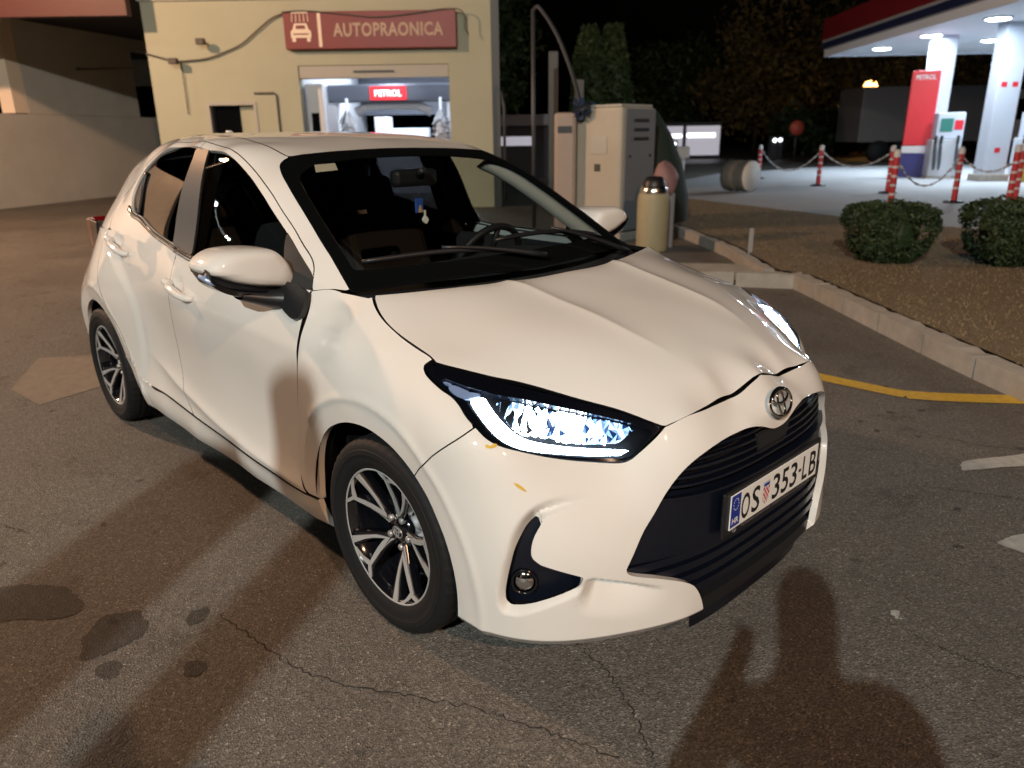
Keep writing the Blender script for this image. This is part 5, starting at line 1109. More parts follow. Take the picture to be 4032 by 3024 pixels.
# ------------------------------------------------------------------ car wash building
D0 = 16.4
def thing(name, a, d, label, cat, group=None, z=0, dr=0.):
    o = empty(name, W(a, d, z), RZ + dr); return tag(o, label, cat, group)
B = thing('car_wash_building', -3.8, D0, 'cream rendered car wash building with red sign over its open bay', 'building')
ox = 3.8
def wallbox(mb, a0, a1, z0, z1, d0=0, d1=.3): mb.box(a0 + ox, a1 + ox, d0, d1, z0, z1)
mb = MB()      # front wall around door and window openings
for a0, a1, z0, z1 in ((-7.23, -6.18, 0, 4.05), (-6.18, -5.16, 2.17, 4.05), (-6.18, -5.16, 0, 1.0), (-5.16, -4.24, 0, 4.05), (-4.24, -1.19, 2.84, 4.05), (-1.19, -.32, 0, 4.05)): wallbox(mb, a0, a1, z0, z1)
mb.build('front_wall', 'wall_cream', B)
MB().box(-7.23 + ox, -6.98 + ox, .3, 7.5, 0, 4.05).build('side_wall', 'wall_cream', B); MB().box(-.57 + ox, -.32 + ox, .3, 7.5, 0, 4.05).build('side_wall', 'wall_cream', B)
MB().box(-6.9 + ox, -4.5 + ox, 3.0, 3.1, 0, 4).build('partition_wall', 'wall_grey', B)
MB().box(-4.46 + ox, -4.26 + ox, .3, 7.5, 0, 3.2).build('bay_wall', 'wash_white', B); MB().box(-1.17 + ox, -.6 + ox, .3, 7.5, 0, 3.2).build('bay_wall', 'wash_white', B)
MB().box(-7.27 + ox, -.28 + ox, -.05, 7.6, 4.05, 4.22).build('roof', 'trim_white', B)
MB().box(-.315 + ox, -.16 + ox, -.06, .25, 0, 4.0).build('corner_trim', 'steel_grey', B)
MB().tube([(-.13 + ox, -.08, 2.3), (-.08 + ox, -.1, 2.0), (-.08 + ox, -.1, .1)], .03, 8).build('downpipe', 'steel_grey', B)
# window: frame and dark pane, open reveal
w_ = MB(); 
for a0, a1, z0, z1 in ((-6.18, -6.12, 1.0, 2.17), (-5.22, -5.16, 1.0, 2.17), (-6.12, -5.22, 2.11, 2.17), (-6.12, -5.22, 1.0, 1.06)): w_.box(a0 + ox, a1 + ox, -.02, .12, z0, z1)
wn = w_.build('window', 'trim_white', B); MB().box(-6.12 + ox, -5.55 + ox, .13, .15, 1.06, 2.11).build('pane', 'black_gloss', wn); MB().box(-5.55 + ox, -5.22 + ox, .14, .16, 1.06, 2.11).build('pane', 'wall_cream', wn)
# bay: shutter box, header beam with lit sign, back door opening, arch frame
MB().box(-4.22 + ox, -1.2 + ox, .02, .28, 2.60, 2.83).build('roller_shutter', 'trim_white', B)
MB().box(-3.12 + ox, -2.3 + ox, -.012, .018, 2.70, 2.735).build('shutter_handle', 'steel_grey', B)
MB().box(-4.24 + ox, -1.2 + ox, 6.6, 6.7, 2.05, 3.2).build('back_wall', 'wash_grey', B)
MB().box(-4.26 + ox, -1.17 + ox, .3, 7.5, 3.2, 3.3).build('bay_ceiling', 'wash_white', B)
for a0 in (-4.2, -1.32):
    MB().box(a0 + ox + .02, a0 + ox + .08, 1.0, 5.5, 3.12, 3.17).build('tube_lamp', 'tube_light', B)
SG = thing('car_wash_sign', -2.7, D0 - .03, 'red car wash sign reading AUTOPRAONICA with a small car pictogram', 'sign')
MB().box(-1.69, 1.70, -.16, 0, 3.125, 3.80, bev=.012).build('sign_panel', 'sign_red', SG)
MB().box(-1.02, -.955, -.166, -.161, 3.16, 3.77).build('divider', 'sign_cream', SG)
V, Fc = textmesh('AUTOPRAONICA', 1, .01, True, spacing=1.08); V = np.array(V); lo, hi = V.min(0), V.max(0); q = (V - (lo + hi) / 2) / np.maximum(hi - lo, 1e-6)
obj('lettering', np.c_[.36 + q[:, 0] * 2.17, -.168 + 0 * q[:, 0], 3.465 + q[:, 1] * .25], Fc, 'sign_cream', SG)
mb = MB()
def flat(poly_, y=-.166): mb.add([(x, y, z) for x, z in poly_], [tuple(range(len(poly_)))])
cx, cz = -1.36, 3.43
flat([(cx - .20, cz - .10), (cx + .20, cz - .10), (cx + .20, cz + .02), (cx + .16, cz + .05), (cx + .12, cz + .16), (cx - .12, cz + .16), (cx - .16, cz + .05), (cx - .20, cz + .02)])
flat([(cx - .18, cz - .17), (cx - .11, cz - .17), (cx - .11, cz - .10), (cx - .18, cz - .10)]); flat([(cx + .11, cz - .17), (cx + .18, cz - .17), (cx + .18, cz - .10), (cx + .11, cz - .10)])
for k in range(5): x_ = cx - .16 + .08 * k; s_ = (k - 2) * .018; flat([(x_ - .008, cz + .19), (x_ + .008, cz + .19), (x_ - s_ * .3 + .006, cz + .33), (x_ - s_ * .3 - .006, cz + .33)])
flat([(cx - .17, cz + .34), (cx + .17, cz + .34), (cx + .15, cz + .365), (cx - .15, cz + .365)])
pg = mb.build('car_pictogram', 'sign_cream', SG); pg['kind'] = 'stuff'
mb = MB()
mb.add([(x, -.1672, z) for x, z in ((cx - .10, cz + .06), (cx + .10, cz + .06), (cx + .085, cz + .125), (cx - .085, cz + .125))], [(0, 1, 2, 3)]); mb.add([(x, -.1672, z) for x, z in ((cx - .15, cz - .045), (cx + .15, cz - .045), (cx + .15, cz - .02), (cx - .15, cz - .02))], [(0, 1, 2, 3)]); mb.build('pictogram_window', 'sign_red', SG)['kind'] = 'stuff'
# cables and floodlight brackets on the wall
cb = thing('wall_cable', -6.0, D0 - .03, 'dark cable drooping across the cream wall to the sign', 'cable')
MB().tube([(a + 6.0, -.02, z) for a, z in crom([(-7.24, 3.10), (-6.95, 3.02), (-6.68, 2.955), (-6.3, 2.965), (-6.0, 3.0), (-5.62, 3.12), (-5.3, 3.25), (-4.95, 3.5), (-4.62, 3.72), (-4.40, 3.79)], 4)], .016, 6).build('cable_run', 'cable', cb)
MB().tube([(a + 6.0, -.19, z) for a, z in crom([(-4.40, 3.79), (-4.0, 3.81), (-3.2, 3.74), (-2.6, 3.68), (-1.8, 3.74), (-1.2, 3.81), (-.92, 3.79), (-.83, 3.70), (-.82, 3.45), (-.76, 3.36)], 4)], .012, 6).build('cable_run', 'cable', cb)
MB().tube([(a + 6.0, -.015, z) for a, z in ((-6.56, 2.93), (-6.56, 1.95))], .010, 6).build('cable_drop', 'cable', cb)
for (a, z, lb) in ((-6.03, 3.28, 'small dark floodlight on the cream wall above the cable'), (-6.62, 2.93, 'small dark floodlight on the cream wall where the cable dips')):
    fl = thing('wall_floodlight', a, D0 - .02, lb, 'floodlight', 'dead floodlights on the wash wall')
    MB().tube([(.0, 0, z), (.02, -.18, z + .01)], .018, 6).build('bracket', 'cable', fl); MB().box(-.09, .07, -.30, -.16, z - .05, z + .06, bev=.01).build('lamp_head', 'cable', fl)
pp = thing('wall_pipe', -4.95, D0 - .02, 'thin grey pipe bent beside the small wash window', 'pipe'); MB().tube([(-.22, 0, 2.33), (.18, 0, 2.33), (.23, 0, 2.29), (.23, 0, .2)], .022, 8).build('pipe_run', 'cable', pp)
# washing gantry inside the bay
gt = thing('washing_gantry', -2.7, D0 + 2.2, 'roll-over washing gantry with lit red panel inside the bay', 'car wash')
MB().box(-1.45, 1.42, -.15, .25, 2.22, 2.60, bev=.03).build('header_beam', 'wash_grey', gt)
MB().box(-.47, .37, -.165, -.152, 2.26, 2.55).build('lit_panel', 'sign_lit_red', gt)
V, Fc = textmesh('PETROL', 1, 0, True); V = np.array(V); lo, hi = V.min(0), V.max(0); q = (V - (lo + hi) / 2) / np.maximum(hi - lo, 1e-6)
obj('panel_lettering', np.c_[-.05 + q[:, 0] * .62, -.168 + 0 * q[:, 0], 2.405 + q[:, 1] * .14], Fc, 'sign_lit_white', gt)
for a_ in (-1.52, 1.28): MB().box(a_, a_ + .26, -.1, .5, 0, 2.6, bev=.03).build('upright', 'wash_white', gt)
def brush(a_, d_, r_, z0, z1, nm):
    V = []; Fc = []; r = random.Random(int(a_ * 100))
    for k in range(420):
        z = r.uniform(z0, z1); t = r.uniform(0, 6.28); rr = r_ * r.uniform(.6, 1.05) * (.75 + .35 * (z1 - z) / (z1 - z0)); b = len(V); ct, st_ = math.cos(t), math.sin(t)
        V += [(a_ + .04 * ct - .02 * st_, d_ + .04 * st_ + .02 * ct, z), (a_ + .04 * ct + .02 * st_, d_ + .04 * st_ - .02 * ct, z), (a_ + rr * ct + .05 * st_, d_ + rr * st_ - .05 * ct, z - .22), (a_ + rr * ct - .05 * st_, d_ + rr * st_ + .05 * ct, z - .22)]; Fc.append((b, b + 1, b + 2, b + 3))
    o_ = obj(nm, V, Fc, 'brush', gt); MB().tube([(a_, d_, z0), (a_, d_, z1 + .25)], .035, 8).build('brush_shaft', 'wash_white', gt)
brush(-1.0, -.25, .27, .5, 2.05, 'side_brush'); brush(1.15, -.25, .27, .5, 2.05, 'side_brush')
MB().tube([(-.85, .1, 2.0), (-.6, .1, 2.14), (0, .1, 2.17), (.6, .1, 2.14), (.9, .1, 2.0)], .11, 12).build('top_brush', 'brush', gt)
bc2 = thing('white_cabinet', -3.05, D0 + 4.4, 'stepped white cabinet standing at the back of the wash bay', 'cabinet'); MB().box(-.45, -.05, 0, .5, 0, 1.95, bev=.01).build('tall_unit', 'wash_white', bc2); MB().box(-.04, .95, 0, .5, 0, 1.66, bev=.01).build('low_unit', 'wash_white', bc2)
ctl = thing('control_box', -4.05, D0 + .35, 'white control box fixed inside the left side of the wash bay', 'control box'); MB().box(-.16, .18, 0, .3, .2, 2.52, bev=.02).build('housing', 'wash_white', ctl); MB().box(-.08, .08, -.012, -.002, 1.35, 1.95).build('display', 'black_gloss', ctl)

# ------------------------------------------------------------------ open bay to the left: grey wall, red fascia
SBW = thing('wash_bay_wall', -11.2, 19, 'grey rendered side wall of the covered bay at far left', 'wall')
def pw(a, d, z): return (a + 11.2, d - 19, z)
# wall runs away from the viewer; opening with a lit reveal, its brightness painted cream, at its near end and a dark one at its far end
def wq(name, ds, zs, m='wall_grey'):
    al = lambda d: -11.68 + (d - 17.6) * .2216
    mb = MB(); V = [pw(al(d) - o_, d, z) for o_ in (0, .3) for d in ds for z in zs]
    mb.add(V, [(0, 1, 3, 2), (4, 6, 7, 5), (0, 2, 6, 4), (1, 5, 7, 3), (0, 4, 5, 1), (2, 3, 7, 6)]); return mb.build(name, m, SBW)
wq('wall_panel', (10, 28), (0, 2.08)); wq('wall_panel', (18.97, 22.8), (2.085, 4.15)); wq('wall_panel', (10, 14), (2.085, 4.15)); wq('wall_panel', (26.0, 28), (2.085, 4.15)); wq('wall_panel', (22.82, 26.0), (3.85, 4.15))
wq('window_reveal', (18.58, 18.95), (2.10, 4.15), 'sign_cream')
FS = thing('bay_canopy', -9.6, 17.2, 'dark red fascia and dark ceiling of the open wash bay', 'canopy')
MB().box(-8, 2.36, -1.4, -1.2, 3.72, 4.8).build('fascia', 'fascia_red', FS); MB().box(-8, 2.3, -1.19, 11.5, 4.16, 4.3).build('ceiling', 'dark_ceiling', FS)
MB().box(-8, 2.3, 11.5, 11.8, 0, 1.6).build('back_wall', 'wall_grey', FS); MB().box(-8, 2.3, 11.5, 11.8, 3.3, 4.2).build('back_wall', 'wall_grey', FS)
MB().tube([(2.3, 3.5, 3.2), (-2.2, 3.5, 3.2)], .025, 6).build('ceiling_pipe', 'cable', FS)

# ------------------------------------------------------------------ vacuum machines, bin and clutter
VM = thing('vacuum_machine', 1.257, 10.95, 'cream and grey self-service vacuum cabinet with three louvres on its side', 'vacuum machine')
VM.rotation_euler[2] = RZ - .75
MB().box(-.40, .40, -.02, .80, .12, 1.80, bev=.05).build('cabinet', 'machine_cream', VM)
sd = MB().box(.402, .43, .03, .76, .14, 1.77, bev=.012).build('side_door', 'machine_grey', VM)
for k in range(3): MB().box(.431, .445, .22, .58, 1.60 - k * .12, 1.64 - k * .12, bev=.006).build('louvre', 'black_plastic', VM)
for yy in (.14, .64): MB().tube([(.425, yy, 1.15), (.442, yy, 1.15)], .02, 10).build('door_lock', 'black_plastic', VM)
MB().box(-.37, .37, 0, .76, 1.795, 1.83, bev=.01).build('lid', 'trim_white', VM); MB().box(-.42, .44, -.05, .84, 0, .12, bev=.01).build('plinth', 'concrete', VM)
MB().box(-.12, .16, -.028, -.021, 1.18, 1.42, bev=.003).build('instruction_panel', 'trim_white', VM); MB().box(-.05, .05, -.03, -.021, .95, 1.05, bev=.004).build('button_plate', 'steel_grey', VM)
V2M = thing('coin_terminal', .78, 11.05, 'narrow pinkish coin terminal joined to the left of the vacuum cabinet', 'coin terminal'); V2M.rotation_euler[2] = RZ - .12
MB().box(-.14, .17, 0, .5, .1, 1.74, bev=.05).build('housing', 'machine_pink', V2M); MB().box(-.09, .11, -.008, .002, 1.47, 1.56, bev=.003).build('coin_slot', 'black_plastic', V2M); MB().box(-.16, .17, -.04, .54, 0, .1).build('plinth', 'concrete', V2M)
VB = thing('vacuum_boom', .40, 12.5, 'thin dark hose boom bowed over from a tall pole to the vacuum', 'hose boom')
MB().tube([(0, 0, 0), (0, 0, 3.25)], .032, 8).build('pole', 'steel_grey', VB)
MB().tube(crom([(0, 0, 3.22), (.06, -.1, 3.27), (.14, -.2, 3.18), (.34, -.6, 2.8), (.52, -.9, 2.3), (.60, -1.2, 1.95), (.62, -1.35, 1.75)], 4), .03, 8).build('hose', 'hose', VB)
nv = thing('hose_nozzle', 1.02, 11.05, 'dark blue hose cuff hanging on top of the vacuum cabinet', 'nozzle'); V, Fc = leaves(90, lambda r: ((r.gauss(0, .06), r.gauss(0, .05), 1.78 + r.gauss(0, .06)), (0, 0, 1)), .06, 8); obj('cuff', V, Fc, 'navy_cloth', nv); MB().tube([(-.09, 0, 1.80), (0, -.06, 1.76), (.10, -.03, 1.83)], .045, 8).build('holder', 'hose', nv)
BN = thing('litter_bin', 1.83, 9.75, 'beige cylindrical litter bin with steel collar', 'bin')
MB().lathe([(.0, 0), (.19, 0), (.20, .03), (.20, .66), (.185, .72), (.17, .74)], 32).build('drum', 'bin_beige', BN); MB().lathe([(.172, .70), (.178, .72), (.172, .79), (.15, .82)], 32).build('steel_collar', 'bin_steel', BN); MB().lathe([(.15, .79), (.14, .87), (.10, .93), (.002, .94)], 24).build('hood', 'black_plastic', BN)
PBg = thing('pink_bag', 2.02, 10.05, 'pinkish round bag standing behind the litter bin', 'bag'); (lambda V_, F_: obj('sack', [(x * (1 + .12 * math.sin(5 * z * 3 + math.atan2(y, x) * 3)), y, z + .03 * math.sin(math.atan2(y, x) * 2)) for x, y, z in V_], F_, 'pink_bag', PBg, smooth=True))(*(lambda m_: (m_.v, m_.f))(MB().lathe([(.002, .68), (.12, .70), (.17, .80), (.165, .92), (.13, 1.0), (.09, 1.06), (.002, 1.09)], 20))); MB().box(-.13, .13, -.1, .1, 0, .72, bev=.02).build('stand', 'machine_grey', PBg)
CV = thing('covered_machine', 2.25, 12.2, 'dark green tarpaulin cover sloping beside the vacuum cabinet', 'cover'); V = []; Fc = []
for i, (hw, z) in enumerate(((.62, 0), (.60, .5), (.52, 1.0), (.40, 1.4), (.22, 1.75), (.04, 1.88))):
    for k in range(14): t = 2 * math.pi * k / 14; f_ = 1 + .06 * math.sin(3 * t + i); V.append((hw * f_ * math.cos(t) - .10 * i * .4, hw * .8 * f_ * math.sin(t), z))
Fc = [(i * 14 + k, i * 14 + (k + 1) % 14, (i + 1) * 14 + (k + 1) % 14, (i + 1) * 14 + k) for i in range(5) for k in range(14)]; o_ = obj('tarpaulin', V, Fc, 'cover_green', CV, smooth=True)
for (a, h, lb) in ((.88, 2.95, 'left tall grey steel post behind the vacuum boom'), (1.38, 2.45, 'right shorter grey steel post behind the vacuum boom')):
    ps = thing('steel_post', a, 15.5, lb, 'post', 'steel posts behind the machines'); MB().box(-.09, .09, -.06, .06, 0, h, bev=.01).build('shaft', 'steel_grey', ps); MB().box(-.12, .12, -.09, .09, 0, .02).build('base_plate', 'steel_grey', ps)
lw = thing('low_dark_building', -1.0, 27, 'low dark building with a pale eave right of the car wash', 'building'); MB().box(-1, 4.6, 0, 4, 0, 1.75).build('wall', 'shop_dark', lw); MB().box(-1.1, 4.7, -.25, 4.1, 1.751, 2.1).build('eave', 'machine_grey', lw); MB().box(.6, 1.9, -.02, -.005, 1.1, 1.4).build('window', 'shop_lit', lw)
wp = thing('marker_stake', 2.78, 8.7, 'short pale stake standing at the kerb beside the path', 'stake'); MB().box(-.025, .025, -.01, .01, .0, .40, bev=.004).build('stake_board', 'canopy_grey', wp)
BR = thing('concrete_drum', 5.35, 18.0, 'grey concrete drum lying on its side with a white face', 'drum', z=.122); M = Matrix.Translation((0, 0, .36)) @ Matrix.Rotation(math.radians(40), 4, 'Z') @ Matrix.Rotation(math.pi / 2, 4, 'X')
MB().lathe([(.002, -.30), (.33, -.30), (.35, -.2), (.33, -.1), (.35, 0), (.33, .1), (.35, .2), (.34, .3)], 32, M).build('shell', 'barrel_grey', BR); MB().lathe([(.34, .3), (.335, .35), (.002, .36)], 32, M).build('white_face', 'barrel_white', BR)
ws_ = thing('white_sign_post', 4.45, 20.0, 'short white post with a rounded head beside the forecourt', 'post', z=.1); MB().tube([(0, 0, 0), (.02, 0, .75)], .05, 10).build('shaft', 'post_white', ws_); MB().box(-.16, .18, -.06, .06, .72, 1.02, bev=.05).build('head', 'post_white', ws_)

# ------------------------------------------------------------------ bollards and chains
PST = [(7.4, 23.0, .95, 'leftmost red and white bollard at the far forecourt edge'), (7.8, 19.5, .98, 'red and white bollard second from the left, carrying two chains'), (8.31, 16.9, 1.0, 'red and white bollard hidden partly behind a nearer one left of the pumps'), (6.62, 13.3, 1.0, 'nearest red and white bollard standing behind the clipped shrub'), (8.41, 14.5, 1.0, 'lone red and white bollard on a dark foot before the columns'), (8.80, 13.5, 1.05, 'red and white bollard in front of the pair at the right edge'), (9.36, 14.2, 1.05, 'red and white bollard behind the pair at the right edge')]
for i, (a, d, h, lb) in enumerate(PST):
    o = thing('chain_bollard', a, d, lb, 'bollard', 'red and white chain bollards round the forecourt', z=.122)
    MB().lathe([(.002, 0), (.19, 0), (.18, .03), (.07, .05)], 20).build('foot', 'black_plastic', o)
    mb = MB(); n = 6; zz = np.linspace(.05, h - .12, n * 2)
    MB().lathe([(.052, .04), (.052, h - .12)], 16).build('shaft', 'post_red', o)
    for k in range(4): z_ = .25 + k * (h - .4) / 4; MB().lathe([(.054, z_), (.054, z_ + .038)], 16).build('white_band', 'post_white', o)
    MB().lathe([(.056, h - .12), (.058, h - .05), (.04, h), (.002, h + .01)], 16).build('cap', 'post_white', o)
def chain(p, q, sag, lb):
    P0 = np.array(W(*p)); P1 = np.array(W(*q)); o = tag(empty('barrier_chain', tuple(P0)), lb, 'chain', 'barrier chains between the bollards'); mb = MB(); L_ = np.linalg.norm(P1 - P0); n = int(L_ / .12)
    pts = [(P1 - P0) * t + np.array([0, 0, -4 * sag * t * (1 - t)]) for t in np.linspace(0, 1, n)]
    for i in range(n - 1):
        mb.tube([pts[i] * .9 + pts[i + 1] * .1, pts[i] * .1 + pts[i + 1] * .9], .022 if i % 2 else .014, 5)
    lk = mb.build('links', 'chain', o); lk['kind'] = 'stuff'
hz = .122 + .86
chain((7.4, 23.0, hz), (7.8, 19.5, hz), .55, 'white chain sagging between the two far bollards'); chain((7.8, 19.5, hz), (8.31, 16.9, hz + .02), .35, 'white chain between the second and third bollards from the left')
chain((6.62, 13.3, hz), (8.41, 14.5, hz), .5, 'pale chain hanging from the nearest bollard to the lone one'); chain((8.41, 14.5, hz), (9.36, 14.2, hz), .3, 'pale chain from the lone bollard to the pair at right')

# ------------------------------------------------------------------ filling station
CP = thing('station_canopy', 10.9, 22.5, 'white filling station canopy with red and blue fascia', 'canopy', dr=-.06)
CA = CP
MB().box(0, 16, -6.5, 6.0, 3.95, 4.05).build('soffit', 'canopy_white', CA)
for z0, z1, m_, o_ in ((3.90, 4.12, 'canopy_white', .0), (4.12, 4.16, 'canopy_grey', .02), (4.16, 4.36, 'canopy_blue', .06), (4.36, 4.44, 'canopy_grey', .075), (4.44, 5.1, 'canopy_red', .09)):
    mb = MB(); mb.box(-.12 - o_, -.02, -6.6 - o_, 6.1 + o_, z0, z1); mb.box(-.02, 16, -6.6 - o_, -6.5, z0, z1); mb.box(-.02, 16, 6.0, 6.1 + o_, z0, z1); mb.build('fascia_band', m_, CA)['kind'] = 'stuff'
LP = [(1.0, -2.8), (.95, .45), (.95, 3.8), (3.4, -1.6), (3.4, 2.0), (5.8, -2.8), (5.8, .6), (5.8, 4.0), (8.2, -1.2)]
for i, (x_, y_) in enumerate(LP):
    cl_ = empty('canopy_lamp', W(10.9, 22.5, 0), RZ - .06); tag(cl_, ['round canopy downlight nearest the viewer at the top right', 'round canopy downlight in the middle of the left row', 'farthest round downlight at the left end of the canopy', 'round canopy downlight between the two columns', 'round canopy downlight behind the right column', 'hidden canopy downlight to the right of the columns', 'hidden canopy downlight over the right pump lane', 'hidden canopy downlight at the back right', 'hidden canopy downlight at the far right'][i], 'lamp', 'round downlights under the canopy')
    M = Matrix.Translation((x_, y_, 3.93)); MB().lathe([(.27, .02), (.27, -.01), (.22, -.03), (.002, -.035)], 24, M).build('diffuser', 'canopy_lamp', cl_); MB().lathe([(.275, .025), (.32, .02), (.32, -.01), (.275, -.015)], 24, M).build('rim', 'canopy_white', cl_)
    if i < 8:
        ld = bpy.data.lights.new('canopy_lamp_light', 'AREA'); ld.shape = 'DISK'; ld.size = .5; ld.energy = 120; ld.color = (.80, .92, 1); lo_ = bpy.data.objects.new('canopy_lamp_light', ld); COL.objects.link(lo_); lo_.parent = cl_; lo_.location = (x_, y_, 3.88)
for (a, d, lb) in ((12.42, 23.2, 'left white canopy column beside the red totem'), (12.75, 20.6, 'right white canopy column with small red stickers')):
    cl_ = thing('canopy_column', a, d, lb, 'column', 'white canopy columns'); MB().box(-.30, .30, -.22, .22, .122, 3.95, bev=.02).build('shaft', 'column_white', cl_); MB().box(-.38, .38, -.30, .30, .12, .30, bev=.02).build('base', 'concrete', cl_)
    if d < 22:
        for x_, z_ in ((-.14, 2.5), (.14, 2.5), (-.02, .9)): MB().box(x_ - .07, x_ + .07, -.226, -.221, z_ - .06, z_ + .06).build('red_sticker', 'pump_red', cl_)
TT = thing('petrol_totem', 11.75, 22.6, 'tall red totem panel with blue base beside the pumps', 'totem', dr=-.35)
MB().box(-.36, .36, -.07, .07, 1.0, 3.0, bev=.02).build('red_panel', 'pump_red', TT); MB().box(-.37, .37, -.075, .075, .80, .99).build('white_band', 'post_white', TT); MB().box(-.37, .37, -.075, .075, .12, .79).build('blue_base', 'pump_blue', TT)
V, Fc = textmesh('PETROL', 1, 0, True); V = np.array(V); lo, hi = V.min(0), V.max(0); q = (V - (lo + hi) / 2) / np.maximum(hi - lo, 1e-6); obj('lettering', np.c_[q[:, 0] * .50, -.0725 + 0 * q[:, 0], 2.83 + q[:, 1] * .12], Fc, 'post_white', TT)
def pump(a, d, lb):
    o = thing('fuel_pump', a, d, lb, 'fuel pump', 'fuel pumps under the canopy', z=.122, dr=-.2)
    MB().box(-.38, .38, -.25, .25, .05, 1.05, bev=.03).build('cabinet', 'pump_grey', o); MB().box(-.40, .40, -.27, .27, 0, .05).build('plinth', 'concrete', o); MB().box(-.30, .40, -.2, .2, 1.05, 1.75, bev=.03).build('display_head', 'column_white', o); MB().box(-.22, .10, -.215, -.202, 1.25, 1.6, bev=.004).build('screen', 'screen_green', o); MB().box(.14, .36, -.215, -.202, 1.3, 1.55, bev=.004).build('red_panel', 'pump_red', o)
    for x_ in (-.30, -.16, .26): MB().tube(crom([(x_, -.27, 1.0), (x_ - .03, -.36, .7), (x_, -.40, .25), (x_ + .04, -.33, .35), (x_ + .03, -.27, .9)], 4), .02, 6).build('hose', 'hose', o); MB().box(x_ - .03, x_ + .03, -.33, -.25, .92, 1.15, bev=.01).build('nozzle', 'black_plastic', o)
pump(12.15, 21.9, 'grey fuel pump between the red totem and the right column'); pump(15.0, 22.5, 'grey fuel pump farther right behind the right column')
rk = thing('yellow_bucket', 13.25, 20.0, 'yellow and red bucket stand at the foot of the right column', 'bucket', z=.122); MB().lathe([(.002, 0), (.16, 0), (.20, .42), (.18, .44)], 20).build('bucket', 'yellow_plastic', rk); MB().box(-.05, .25, .1, .3, 0, .70, bev=.03).build('stand', 'pump_red', rk)
tk = thing('parked_truck', 22.5, 36, 'pale truck parked behind the right canopy column', 'truck'); MB().box(-6.5, -.2, 0, 2.5, .9, 3.3, bev=.05).build('box_body', 'truck_grey', tk); MB().box(-.1, 2.0, .05, 2.45, .7, 3.1, bev=.15).build('cab', 'truck_cab', tk); MB().box(.6, 1.8, .03, .045, 1.8, 2.7).build('cab_window', 'black_gloss', tk)
for x_ in (-5.5, -4.3, .9): MB().lathe([(.002, -.15), (.48, -.15), (.5, 0), (.48, .15), (.002, .15)], 24, Matrix.Translation((x_, .1, .5)) @ Matrix.Rotation(math.pi / 2, 4, 'X')).build('wheel', 'rubber', tk)
sh_ = thing('lit_kiosk', 10.5, 45, 'lit shop front with a bright white strip far behind the machines', 'kiosk'); MB().box(-1.7, 1.65, 0, 3, 0, 2.0).build('building_shell', 'shop_dark', sh_); MB().box(-1.6, -.55, -.03, -.005, .25, 1.8).build('window', 'shop_lit', sh_); MB().box(-.35, 1.58, -.03, -.005, .2, 1.8).build('window', 'shop_lit', sh_); MB().box(-.3, 1.3, -.05, -.035, 1.18, 1.40).build('light_strip', 'shop_bright', sh_); MB().box(-1.5, -.6, -.05, -.035, 1.18, 1.36).build('light_strip', 'shop_bright', sh_)
ss_ = thing('round_stop_sign', 14.6, 40, 'round dull red road sign on a thin post by the far road', 'road sign'); MB().tube([(0, 0, 0), (0, 0, 1.6)], .04, 8).build('post', 'steel_grey', ss_); MB().lathe([(.002, -.02), (.36, -.02), (.36, .02), (.002, .02)], 20, Matrix.Translation((0, -.05, 1.6)) @ Matrix.Rotation(math.pi / 2, 4, 'X')).build('disc_face', 'stop_red', ss_)
for i, (a, d, z, lb) in enumerate(((9.3, 44, .85, 'small white light low beside the far road, left one'), (13.9, 41, 1.0, 'white car light left of the round red sign foot'), (14.7, 42.5, 1.0, 'white car light right of the round red sign foot'))):
    dl = thing('distant_headlamp', a, d, lb, 'lamp', 'distant white lamps'); MB().lathe([(.002, -.03), (.10, -.03), (.10, .03), (.002, .05)], 14, Matrix.Translation((0, 0, z)) @ Matrix.Rotation(math.pi / 2, 4, 'X')).build('lens', 'shop_bright', dl); MB().box(-.2, .2, .05, .4, 0, z + .2, bev=.05).build('housing', 'shop_dark', dl)

# ------------------------------------------------------------------ street lamps (one in view far off; the others stand round the car, out of frame)
def street_lamp(loc, toward, label, h, col, energy, m, size=.16, head=(.32, .12), arm=1.2, spot=False):
    x, y = loc; ang = math.atan2(toward[1] - y, toward[0] - x); o = empty('street_lamp', (x - arm * math.cos(ang), y - arm * math.sin(ang), 0), ang); tag(o, label, 'street lamp', 'street lamps')
    MB().lathe([(.002, 0), (.13, 0), (.12, .02), (.10, .5), (.075, .6), (.055, h - .1), (.05, h)], 14).build('pole', 'steel_grey', o); MB().tube(crom([(0, 0, h - .05), (.1, 0, h + .12), (.5, 0, h + .2), (arm, 0, h + .16)], 4), .035, 8).build('arm', 'steel_grey', o)
    MB().box(arm - .35, arm + .35, -.15, .15, h + .06, h + .2, bev=.05).build('lamp_head', 'steel_grey', o); MB().box(arm - head[0], arm + head[0], -head[1], head[1], h + .0, h + .055, bev=.02).build('lamp_glass', m, o)
    ld = bpy.data.lights.new('street_lamp_light', 'POINT'); ld.energy = energy; ld.color = col; ld.shadow_soft_size = size; lo_ = bpy.data.objects.new('street_lamp_light', ld); COL.objects.link(lo_); lo_.parent = o; lo_.location = (arm, 0, h - .2)
    return o
SOD, COOL = (1, .58, .34), (.95, 1.0, .93)
street_lamp((-11.87, -3.58), (-3, 2), 'sodium street lamp left of the car behind it', 6.7, SOD, 3000, 'sodium')
street_lamp((9.9, -4.4), (0, 0), 'sodium street lamp behind the photographer', 8.0, SOD, 2300, 'sodium', size=.08)
street_lamp((6.6, -11.6), (0, 0), 'white street lamp behind the photographer', 8.2, COOL, 5600, 'cool_lamp', size=.07)
street_lamp((-24.0, -10.8), (0, 0), 'white street lamp far off to the left', 6.55, COOL, 1500, 'cool_lamp', size=.05, head=(.1, .06))
